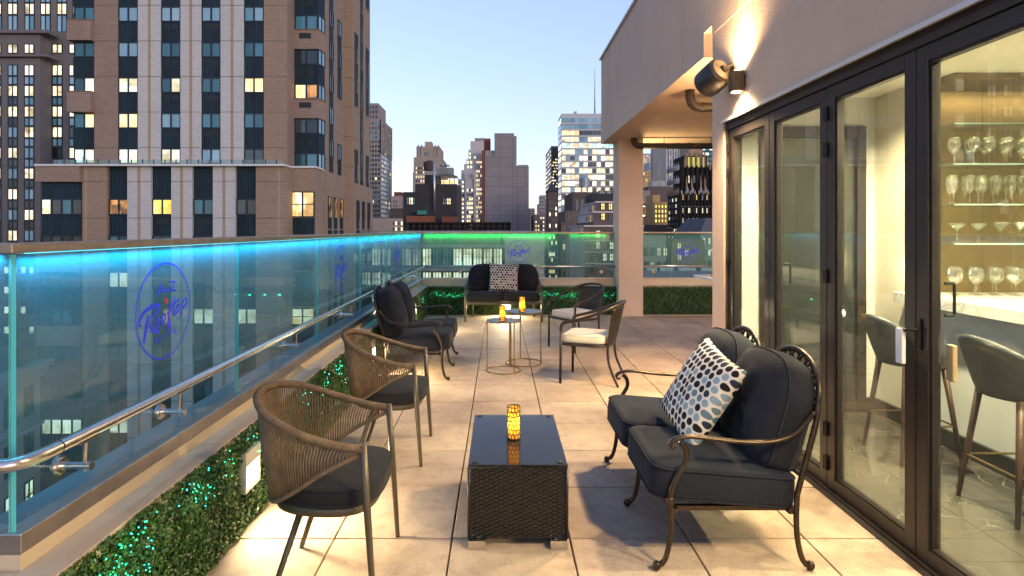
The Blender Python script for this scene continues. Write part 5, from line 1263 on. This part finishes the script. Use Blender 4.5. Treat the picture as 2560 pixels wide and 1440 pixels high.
MB().box(at(1091, 0, Y).x, at(1130, 0, Y).x, Y+2, Y+5, at(0, 434, Y).z, at(0, 416, Y).z).build('cooling_unit', MECH, t)
for a in (1106, 1118): MB().lathe([(.5, 0), (.5, .3)], at(a, 416, Y+3.5), 14).build('cooling_fan', MECH, t)
MB().box(at(1094, 0, Y).x, at(1134, 0, Y).x, Y+7, Y+7.2, at(0, 459, Y).z, at(0, 442, Y).z).build('lit_room', WL_WARM, t)
MB().box(at(1047, 0, Y).x, at(1069, 0, Y).x, Y-2.2, Y-.01, at(0, 537, Y).z, at(0, 527, Y).z).build('skylight', pm('copper_green_skylight', (.05, .22, .19), .3), t)
MB().box(at(1024, 0, Y).x, at(1092, 0, Y).x, Y-4, Y-2.3, at(0, 557, Y).z, at(0, 541, Y).z).box(at(1110, 0, Y).x, at(1146, 0, Y).x, Y-4, Y-2.3, at(0, 560, Y).z, at(0, 543, Y).z).build('brick_parapet', REDB, t)
def water_tank(label, px, ptop, pbot, Y, wpx, mat, group=None):
    t = thing('water_tank', label, 'water tank', at(px, pbot, Y)); s = Y/F; hgt = (pbot-ptop)*s; r = wpx*s/2; t_ = hgt*.30
    MB().lathe([(r, t_), (r, hgt*.85), (r*1.05, hgt*.85), (0, hgt)], n=20).build('tank', mat, t, smooth=False)
    lg_ = MB()
    for a in (45, 135, 225, 315): lg_.tube([(r*.75*math.cos(R(a)), r*.75*math.sin(R(a)), 0), (r*.75*math.cos(R(a)), r*.75*math.sin(R(a)), t_)], r*.07, 6)
    lg_.build('stand', MECH, t)
    bd = MB()
    for k in range(1, 6): bd.tube([(r*1.005*math.cos(a), r*1.005*math.sin(a), t_+k*(hgt*.55)/6) for a in [2*math.pi*i/20 for i in range(20)]], r*.02, 4, True)
    bd.build('hoop', DKBR, t)
water_tank('dark timber water tank on the black rooftop building', 1074, 400, 437, 113, 30, cm('old_tank_timber', (.09, .06, .055)))
t = thing('stepped_apartments', 'pale stepped apartment building full of lit windows beside the grey slab', 'building'); Y = 260; s = Y/F
for i, (a, top) in enumerate(((1145, 447), (1153, 425), (1160, 410), (1166, 398), (1171, 374), (1176, 353))):
    part_box(t, PALEST, a, 1210, top, Y+i*1.5, 20, 'setback')
grid(t, 1146, 1161, 450, 580, Y, 2, 12, .62, .5, [(.6, WL_FAR), (.4, WD_DARK)]); grid(t, 1166, 1183, 470, 580, Y, 3, 10, .7, .55, [(.75, WL_FAR), (.25, WD_DARK)]); grid(t, 1190, 1205, 400, 580, Y, 3, 16, .62, .5, [(.7, WL_FAR), (.3, WD_DARK)])
for a in (1163, 1185, 1206): part_box(t, PALEST, a, a+4, 430, Y-1, 1, 'pier')
grid(t, 1166, 1182, 400, 470, Y+3, 2, 6, .5, .5, [(.7, WL_FAR), (.3, WD_DARK)]); grid(t, 1172, 1190, 380, 398, Y+5.8, 3, 2, .6, .6, [(.7, WL_FAR), (.3, WD_PALE)])
part_box(t, MECH, 1187, 1210, 345, Y+9, 4, 'plant_screen', 374); part_box(t, TANKM, 1177, 1190, 357, Y+8, 3, 'roof_tank', 376); part_box(t, REDB, 1204, 1212, 376, Y-1.2, 6, 'brick_flank')
t = thing('blank_slab', 'windowless grey slab building beside the stepped apartments', 'building'); Y = 190
part_box(t, BLOCKW, 1212, 1236, 389, Y, 40); part_box(t, BLOCKW, 1236.05, 1285, 333, Y, 40); part_box(t, BLOCKW, 1285.05, 1291.5, 340, Y, 40); part_box(t, BLOCKW, 1291.6, 1322, 415, Y+1, 36, 'wing'); part_box(t, REDB, 1210, 1226, 346, Y+12, 6, 'stair_head'); part_box(t, MECH, 1294, 1320, 412, Y+2, 20, 'coping', 416)
part_box(t, MECH, 1213, 1236, 376, Y+1, 8, 'roof_plant', 390)
# ---- terrace-level neighbour with fenced roof and lit studio windows
t = thing('studio_building', 'neighbouring loft building with fenced roof and bright studio windows', 'building'); Y = 60.0; s = Y/F
TANW = pm('tan_render', (.36, .31, .24), .9, var=(.5, .15))
part_box(t, DKBR, 880, 1262, 579, Y, 18); part_box(t, TANW, 1262.1, 1361, 590, Y-.4, 18.4)
part_box(t, MECH, 880, 1362, 577, Y-.5, 1, 'coping', 582); part_box(t, MECH, 880, 1262, 612, Y-.3, .29, 'ledge', 619); part_box(t, MECH, 880, 1262, 668, Y-.6, .59, 'ledge', 678)
for i in range(14):
    a = 905+i*25.3; 
    for p0, p1 in ((621, 664), (680, 712), (728, 760)):
        q, q2 = at(a, p1, Y), at(a+22, p0, Y); win(t, ((q.x+q2.x)/2, Y-.05, q.z), 0, q2.x-q.x, q2.z-q.z, 3, (WL_CREAM if random.random() < .82 else WD_BLUE) if a > 1000 else random.choice((WL_CREAM, WD_DARK)), .045, True)
fn = thing('roof_fence', 'dark mesh fence along the roof of the loft building', 'fence')
pst = MB(); q = at(1020, 577, Y+.3); q2 = at(1277, 555, Y+.3)
n = 18
for i in range(n+1):
    x = q.x+(q2.x-q.x)*i/n; MB().box(x-.035, x+.035, Y+.3, Y+.37, q.z, q2.z).build('fence_post', BLK, fn)
for z in (q.z+.08, (q.z+q2.z)/2, q2.z-.04): MB().box(q.x, q2.x, Y+.38, Y+.41, z-.02, z+.02).build('fence_rail', BLK, fn)
MB().box(q.x, q2.x, Y+.42, Y+.43, q.z, q2.z).build('fence_mesh', pane_mat('fence_mesh', (.22, .21, .20), .15, (.10, .09, .08), r0=0), fn)
for i, p_ in enumerate((1083, 1110, 1143, 1190)):
    o = thing('roof_skylight', 'pale domed skylight behind the roof fence', 'skylight', at(p_, 577, Y+4), 0, 'skylights behind the roof fence'); MB().rbox((0, 0, .35), (.42, .5, .3), .22, k=3).build('dome', TANKM, o, smooth=True); MB().box(-.46, .46, -.55, .55, -.1, .08).build('curb', MECH, o)
# ---- centre right
t = thing('striped_tower', 'narrow tower with black vertical stripes behind the white office block', 'building'); Y = 380; s = Y/F
part_box(t, TANST, 1378, 1420, 365, Y, 46); X = (1378-VX)*s
for k in range(5): part_box(t, BLK, 1379+k*3.4, 1381+k*3.4, 368, Y-.3, .29, 'stripe')
grid(t, 1379, 1394, 395, 470, Y-.3, 5, 10, .55, .45, [(.6, WL_FAR), (.4, None)]); grid_side(t, X, -1, Y+1, Y+45, 20, 54, 10, 12, .6, .4, [(.5, WL_FAR), (.5, WD_DARK)])
t = thing('white_office', 'white banded office block with lit floors and rooftop antenna', 'building'); Y = 330; s = Y/F
part_box(t, WHITEM, 1403.5, 1600, 284, Y, 18); X = (1403.5-VX)*s
for k in range(19):
    p0 = 295+15.8*k; part_box(t, WHITEM, 1403, 1600, p0+11.5, Y-.5, .49, 'spandrel_band', p0+15.8)
    for i in range(18):
        if k < 2: m = WD_PALE
        elif k == 2: m = WL_WARM if i < 4 else WD_DARK
        elif k == 4: m = WL_COOL if random.random() < .8 else WL_OFF
        else: m = WL_OFF if random.random() < .66 else random.choice((WD_DARK, WD_PALE))
        a_, b2 = at(1404.5+i*10.9, p0+11.3, Y), at(1404.5+i*10.9+10.1, p0, Y)
        slab('window', t, ((a_.x+b2.x)/2, Y-.1, a_.z), 0, round(b2.x-a_.x, 2), round(b2.z-a_.z, 2), -.05, .09, m)
grid_side(t, X, -1, Y+1, Y+17, H+(VY-580)*s, H+(VY-292)*s, 1, 18, .85, .6, [(.5, WD_PALE), (.5, WL_OFF)])
part_box(t, MECH, 1462, 1520, 310, Y+5, 8, 'plant_room', 284); part_box(t, MECH, 1448, 1508, 298, Y+6, 6, 'plant_room', 311); part_box(t, BLK, 1423, 1465, 321, Y+.5, 4, 'roof_screen', 284) ; part_box(t, PALEST, 1437, 1442, 278, Y+3, 6, 'sign_fin', 284); part_box(t, pm('patina', (.12, .24, .22), .6), 1478, 1503, 297, Y+5.5, 4, 'cooling_unit', 307)
an = MB(); q0, q1 = at(1487, 297, Y+8), at(1487, 172, Y+8); an.tube([q0, q0.lerp(q1, .35), q1], [.55, .35, .08], 8)
for k in range(9): q = at(1460+k*6, 298, Y+6); an.tube([q, q+Vector((0, 0, 3.0))], .07, 4)
an.build('antenna', MECH, t)
t = thing('pyramid_roof_building', 'dark glazed building with small pyramid roof beside the white office block', 'building'); Y = 150
part_box(t, DKBR, 1371, 1394, 478, Y, 8); a_, b2 = at(1369, 478, Y), at(1396, 478, Y); c = (a_+b2)/2; c.y = Y+4; c.z += 2.6
MB().add([(a_.x, Y-.5, a_.z), (b2.x, Y-.5, a_.z), (b2.x, Y+8.5, a_.z), (a_.x, Y+8.5, a_.z), tuple(c)], [(0, 1, 4), (1, 2, 4), (2, 3, 4), (3, 0, 4), (3, 2, 1, 0)]).build('roof', BLK, t)
grid(t, 1372, 1393, 500, 700, Y, 4, 14, .6, .6, [(.75, WD_DARK), (.25, WL_FAR)])
t = thing('brown_setback_building', 'brown brick setback building below the white office block', 'building'); Y = 160
part_box(t, DKBR, 1431, 1500, 480, Y, 20); part_box(t, cm('brown_brick', (.15, .11, .10)), 1412, 1500, 527, Y-3, 22, 'setback'); part_box(t, cm('brown_brick2', (.13, .10, .09)), 1402, 1500, 556, Y-6, 24, 'base')
grid(t, 1436, 1488, 497, 527, Y, 4, 1, .5, .9, [(1, WD_DARK)]); grid(t, 1416, 1490, 531, 556, Y-3, 6, 1, .45, .9, [(1, WD_DARK)]); grid(t, 1404, 1490, 560, 720, Y-6, 7, 7, .4, .6, [(.75, WD_DARK), (.25, WL_FAR)])
water_tank('pale round water tank above the brown setback building', 1461, 440, 480, 165, 26, TANKM)
t = thing('cream_corner_building', 'cream and brown terraced corner building beside the stucco column', 'building'); Y = 75
BRN = cm('cocoa_brick', (.12, .09, .085)); CRM = pm('cream_trim', (.50, .44, .40), .8, var=(.4, .12))
for i, (a, top, d) in enumerate(((1491, 503, 0), (1484, 528, -1.6), (1462, 563, -3.4))):
    YY = Y+d; part_box(t, BRN, a, 1610, top, YY, 16, 'wall'); part_box(t, CRM, a-2, 1610, top-.1, YY-.25, 16.3, 'cornice', top+4)
    X = (a-VX)*YY/F; zt = H-(top+5-VY)*YY/F; MB().box(X-.06, X-.001, YY+.2, YY+15, zt-(1.1 if i < 2 else 25), zt).build('cream_side', CRM, t)
    for k in range(5): MB().box(X-.10, X-.061, YY+.8+k*1.1, YY+1.3+k*1.1, zt-1.0, zt-.25).build('side_window', WL_DIM if k == 1 else WD_DARK, t)
    for p_ in (1507, 1526, 1546):
        if i == 2: continue
        c = at(p_, top+12, YY); win(t, (c.x, YY-.03, c.z-.5), 0, .5, .85, 2, WL_YEL if not (i == 1 and p_ > 1510) else WD_DARK, .05, True)
for r_ in range(5):
    for i in range(6):
        c = at(1478+i*17, 585+r_*29, Y-3.4); win(t, (c.x, Y-3.43, c.z-.45), 0, .52, .9, 2, random.choice((WL_CREAM, WD_DARK, WD_DARK)), .05, True)
    part_box(t, CRM, 1462, 1610, 600+r_*29, Y-3.6, .19, 'string_course', 602+r_*29)
part_box(t, BLK, 1480, 1534, 484, Y+3, 6, 'roof_plant', 503)
for p_ in (1500, 1518, 1534): part_box(t, MECH, p_, p_+8, 476, Y+4, 2, 'roof_unit', 484)
t = thing('warm_lit_block', 'small brown block with rows of lit windows in the gap right of the grey slab', 'building'); Y = 200
part_box(t, TANST, 1334, 1372, 536, Y, 15); grid(t, 1337, 1362, 540, 580, Y, 4, 4, .5, .5, [(.9, WL_FAR), (.1, WD_DARK)]); grid(t, 1337, 1370, 585, 700, Y, 5, 9, .5, .5, [(.5, WL_FAR), (.5, WD_DARK)])
t = thing('pink_tower', 'distant pinkish tower with balconies in the gap right of the grey slab', 'building'); Y = 520
part_box(t, PINKST, 1351, 1370, 488, Y, 20); part_box(t, PINKST, 1346, 1374, 510, Y-3, 20, 'base')
for k in range(5): part_box(t, PALEST, 1348, 1364, 490+k*9, Y-4, 2, 'balcony', 493+k*9)
t = thing('louvred_building', 'distant dark building with horizontal louvres beside the grey slab', 'building'); Y = 330; part_box(t, DKBR, 1322, 1337, 521, Y, 15)
for k in range(9): part_box(t, PALEST, 1324, 1337, 524+k*6, Y-.5, .4, 'louvre', 526+k*6)
t = thing('brown_corner_building', 'brown flat roofed building between the grey tower and black rooftop building', 'building'); Y = 230
part_box(t, PINKST, 978, 1006, 490, Y, 15); part_box(t, REDB, 985, 1003, 480, Y+4, 6, 'roof_house'); part_box(t, DKBR, 974, 1010, 521, Y-8, 12, 'setback'); grid(t, 982, 994, 498, 520, Y, 2, 2, .6, .6, [(1, WD_DARK)])
t = thing('gold_lit_block', 'low tan block with gold lit windows at the foot of the grey tower', 'building'); Y = 170; part_box(t, TANST, 930, 1010, 546, Y, 15); grid(t, 980, 1008, 551, 580, Y, 4, 2, .5, .6, [(.8, WL_FAR), (.2, WD_DARK)]); grid(t, 932, 1008, 585, 690, Y, 8, 7, .5, .5, [(.35, WL_FAR), (.65, WD_DARK)])
# ---- seen past the column
t = thing('black_gothic_tower', 'black brick gothic tower with gilded crown seen past the stucco column', 'building'); Y = 150; s = Y/F
BLKB = brick('black_brick', (.028, .022, .020), (.020, .016, .015), (.012, .01, .01), .4, .13); GILT = pm('gilded_terracotta', (.26, .155, .09), .55, .2, var=(1.2, .3)); LIME = pm('pale_stone_trim', (.30, .27, .26), .7)
X0 = (1700-VX)*s; dep = X0*F/(1669-VX)-Y
part_box(t, BLKB, 1700, 1830, 482, Y, dep); part_box(t, BLKB, 1704, 1800, 418, Y+2.0, dep-6, 'tier'); part_box(t, BLKB, 1712, 1768, 388, Y+3.6, 10, 'crown_base'); part_box(t, GILT, 1722, 1758, 356, Y+4.5, 8, 'crown')
part_box(t, GILT, 1716, 1764, 386, Y+3.5, .09, 'crown_trim', 390)
grid(t, 1717, 1764, 392, 420, Y+3.55, 4, 1, .6, .95, [(1, emit('crown_flood_glow', (.62, .60, .14), .42, False))], True, 'floodlit_panel', .08)  # floodlighting of the crown put in as self-glowing panels
def pinn(px, pb, pt, YY, wpx, m):
    c = at(px, pb, YY); r = wpx*YY/F/2; h_ = (pb-pt)*YY/F; MB().lathe([(r, 0), (r, h_*.45), (r*1.25, h_*.5), (r*.6, h_*.62), (0, h_)], (c.x, YY, c.z), 6).build('pinnacle', m, t)
for k in range(15): part_box(t, BLKB, 1700.5+k*8.6, 1703+k*8.6, 480, Y-.35, .34, 'pier')
for k in range(8): part_box(t, BLKB, 1705+k*12, 1709+k*12, 414, Y+1.5, .49, 'pier')
for k in range(5): part_box(t, GILT, 1714.5+k*11.6, 1717+k*11.6, 380, Y+3.2, .29, 'crown_rib', 422)
for k in range(9): part_box(t, GILT if k % 2 else LIME, 1703+k*11, 1706+k*11, 476, Y-.45, .44, 'finial', 486)
for p_, pb, pt, dy in ((1712, 420, 384, 3.2), (1727, 420, 375, 3.2), (1741, 420, 372, 3.2), (1755, 420, 375, 3.2), (1768, 420, 384, 3.2), (1716, 470, 436, 1.6), (1729, 470, 436, 1.6), (1752, 470, 436, 1.6), (1762, 470, 436, 1.6), (1775, 425, 400, 1.6)): pinn(p_, pb, pt, Y+dy, 5, GILT)
for p_ in (1718, 1731, 1752, 1764): pinn(p_, 482, 463, Y-.3, 7, LIME)
for k in range(7):
    yy = Y+dep*(k+.5)/7; 
    for j, z in enumerate((490, 462, 430)): MB().lathe([(.25, 0), (.3, 1.0), (.1, 1.4), (0, 2.2)], (X0-.2, yy, H-(z-VY)*(Y+6)/F), 5).build('pinnacle', LIME if j else GILT, t)
for r_, p_ in enumerate((487, 520, 545, 567, 592)):
    part_box(t, LIME, 1701, 1800, p_-4.5, Y-.15, .14, 'string_course', p_-3.5) if r_ < 2 else None
    for i, xx in enumerate((1709, 1723, 1735, 1743, 1755, 1769, 1781)):
        c = at(xx, p_+13, Y); win(t, (c.x, Y-.03, c.z), 0, .62, 1.35, 2, random.choice((WL_CREAM, WL_CREAM, WD_PALE, WD_DARK)) if r_ else random.choice((WL_YEL, WD_PALE, WD_DARK)), .06, True)
for xx in (1720, 1735, 1752): c = at(xx, 458, Y+2); win(t, (c.x, Y+1.97, c.z), 0, .9, 2.0, 2, WL_CREAM if xx < 1730 else WD_BLUE, .08, True)
grid_side(t, X0, -1, Y+1, Y+dep-1, H-(600-VY)*s, H-(490-VY)*s, 6, 7, .35, .55, [(.25, WL_FAR), (.75, WD_DARK)])
t = thing('ribbed_tower', 'tall pale ribbed tower rising behind the black gothic tower', 'building'); Y = 300
part_box(t, PALEST, 1665, 1735, 250, Y, 30)
for k in range(11): part_box(t, WHITEM, 1666+k*6.3, 1668.5+k*6.3, 250, Y-.6, .59, 'rib')
grid(t, 1665, 1734, 260, 560, Y, 11, 28, .5, .6, [(.9, WD_BLUE), (.1, WL_FAR)])
t = thing('teal_glass_tower', 'teal glass office tower behind the gilded crown', 'building'); Y = 330
part_box(t, cm('teal_curtain_wall', (.05, .10, .11)), 1752, 2020, 300, Y, 30); grid(t, 1754, 2018, 305, 600, Y, 28, 24, .8, .5, [(.5, WL_COOL), (.5, WD_BLUE)])
t = thing('pink_glass_tower', 'far pinkish glass tower in the gap beside the column', 'building'); Y = 520; part_box(t, PINKST, 1596, 1631, 384, Y, 25); grid(t, 1597, 1630, 387, 470, Y, 8, 16, .6, .6, [(.6, WL_FAR), (.4, WD_PALE)])
t = thing('white_terrace_tower', 'far white balcony building beside the pinkish tower', 'building'); Y = 460; part_box(t, PALEST, 1624, 1650, 405, Y, 20); grid(t, 1625, 1648, 409, 470, Y, 1, 7, .9, .5, [(1, WD_DARK)])
t = thing('amber_lit_building', 'amber lit masonry building next to the black gothic tower', 'building'); Y = 175
AMB = cm('amber_masonry', (.50, .30, .12)); part_box(t, AMB, 1634, 1672, 505, Y, 14); part_box(t, AMB, 1632, 1650, 487, Y+3, 8, 'roof_house'); part_box(t, DKBR, 1600, 1672, 562, Y-3, 14, 'base')
for j in range(4):
    for i in range(4): c = at(1640+i*8, 520+j*12, Y); win(t, (c.x, Y-.03, c.z), 0, .5, .9, 1, WL_YEL, .05)
t = thing('cocoa_building', 'cocoa brick building with roof plant above the amber lit one', 'building'); Y = 215; part_box(t, BRN, 1620, 1690, 466, Y, 14); part_box(t, MECH, 1630, 1664, 452, Y+3, 6, 'roof_plant'); part_box(t, AMB, 1590, 1627, 428, Y+40, 10, 'gold_block'); part_box(t, BGREY, 1585, 1626, 476, Y-20, 10, 'grey_block'); grid(t, 1600, 1626, 430, 455, Y+40, 4, 3, .4, .6, [(.4, WL_FAR), (.6, WD_DARK)])
water_tank('small dark cone roofed water tank above the far railing past the column', 1672, 566, 600, 90, 22, cm('tank_brown', (.09, .06, .05)))
t = thing('loft_block', 'grey loft block low past the column with silver plant on its roof', 'building'); Y = 64
part_box(t, BGREY, 1590, 1665, 588, Y+6, 12); part_box(t, cm('ochre_brick', (.24, .14, .06)), 1680, 1762, 600, Y+9, 10, 'rear_wing'); part_box(t, BGREY, 1575, 1850, 692, Y-12, 20, 'low_roof')
for j in range(2):
    for i in range(4): c = at(1615+i*16, 640+j*36, Y+6); win(t, (c.x, Y+5.97, c.z), 0, .5, 1.0, 2, random.choice((WD_DARK, WD_DARK, WL_CREAM)), .05, True)
for p_, pb in ((1698, 622), (1698, 652), (1716, 640)): c = at(p_, pb, Y+9); win(t, (c.x, Y+8.97, c.z), 0, .5, .8, 2, WL_WARM, .05)
for i, (a, b_) in enumerate(((1612, 1640), (1645, 1680), (1690, 1735), (1745, 1775))):
    o = thing('roof_plant', 'silver rooftop plant unit low past the stucco column', 'roof plant', at((a+b_)/2, 688, Y-4), 0, 'silver plant units on the low roof'); w_ = (b_-a)*(Y-4)/F/2
    MB().rbox((0, 0, .45), (w_, .6, .42), .15, k=2).build('casing', TANKM, o, smooth=False); MB().lathe([(.3, .87), (.3, 1.0)], n=14).build('fan', MECH, o)
t = thing('mansard_building', 'pale building with slate mansard roof at the corner of the penthouse', 'building'); Y = 80
part_box(t, LIMEST, 1752, 2040, 585, Y, 12); a_, b2 = at(1752, 585, Y), at(2040, 585, Y)
MB().add([(a_.x-.2, Y-.2, a_.z), (b2.x, Y-.2, a_.z), (b2.x, Y+12, a_.z), (a_.x-.2, Y+12, a_.z), (a_.x+1.2, Y+1.4, a_.z+2.2), (b2.x, Y+1.4, a_.z+2.2), (b2.x, Y+10, a_.z+2.2), (a_.x+1.2, Y+10, a_.z+2.2)], [(0, 3, 2, 1), (4, 5, 6, 7), (0, 1, 5, 4), (1, 2, 6, 5), (2, 3, 7, 6), (3, 0, 4, 7)]).build('roof', cm('slate', (.10, .10, .11)), t)
for j in range(4):
    for i in range(5): c = at(1760+i*13, 612+j*28, Y); win(t, (c.x, Y-.03, c.z), 0, .42, .95, 1, random.choice((WD_DARK, WD_DARK, WL_CREAM)), .05)
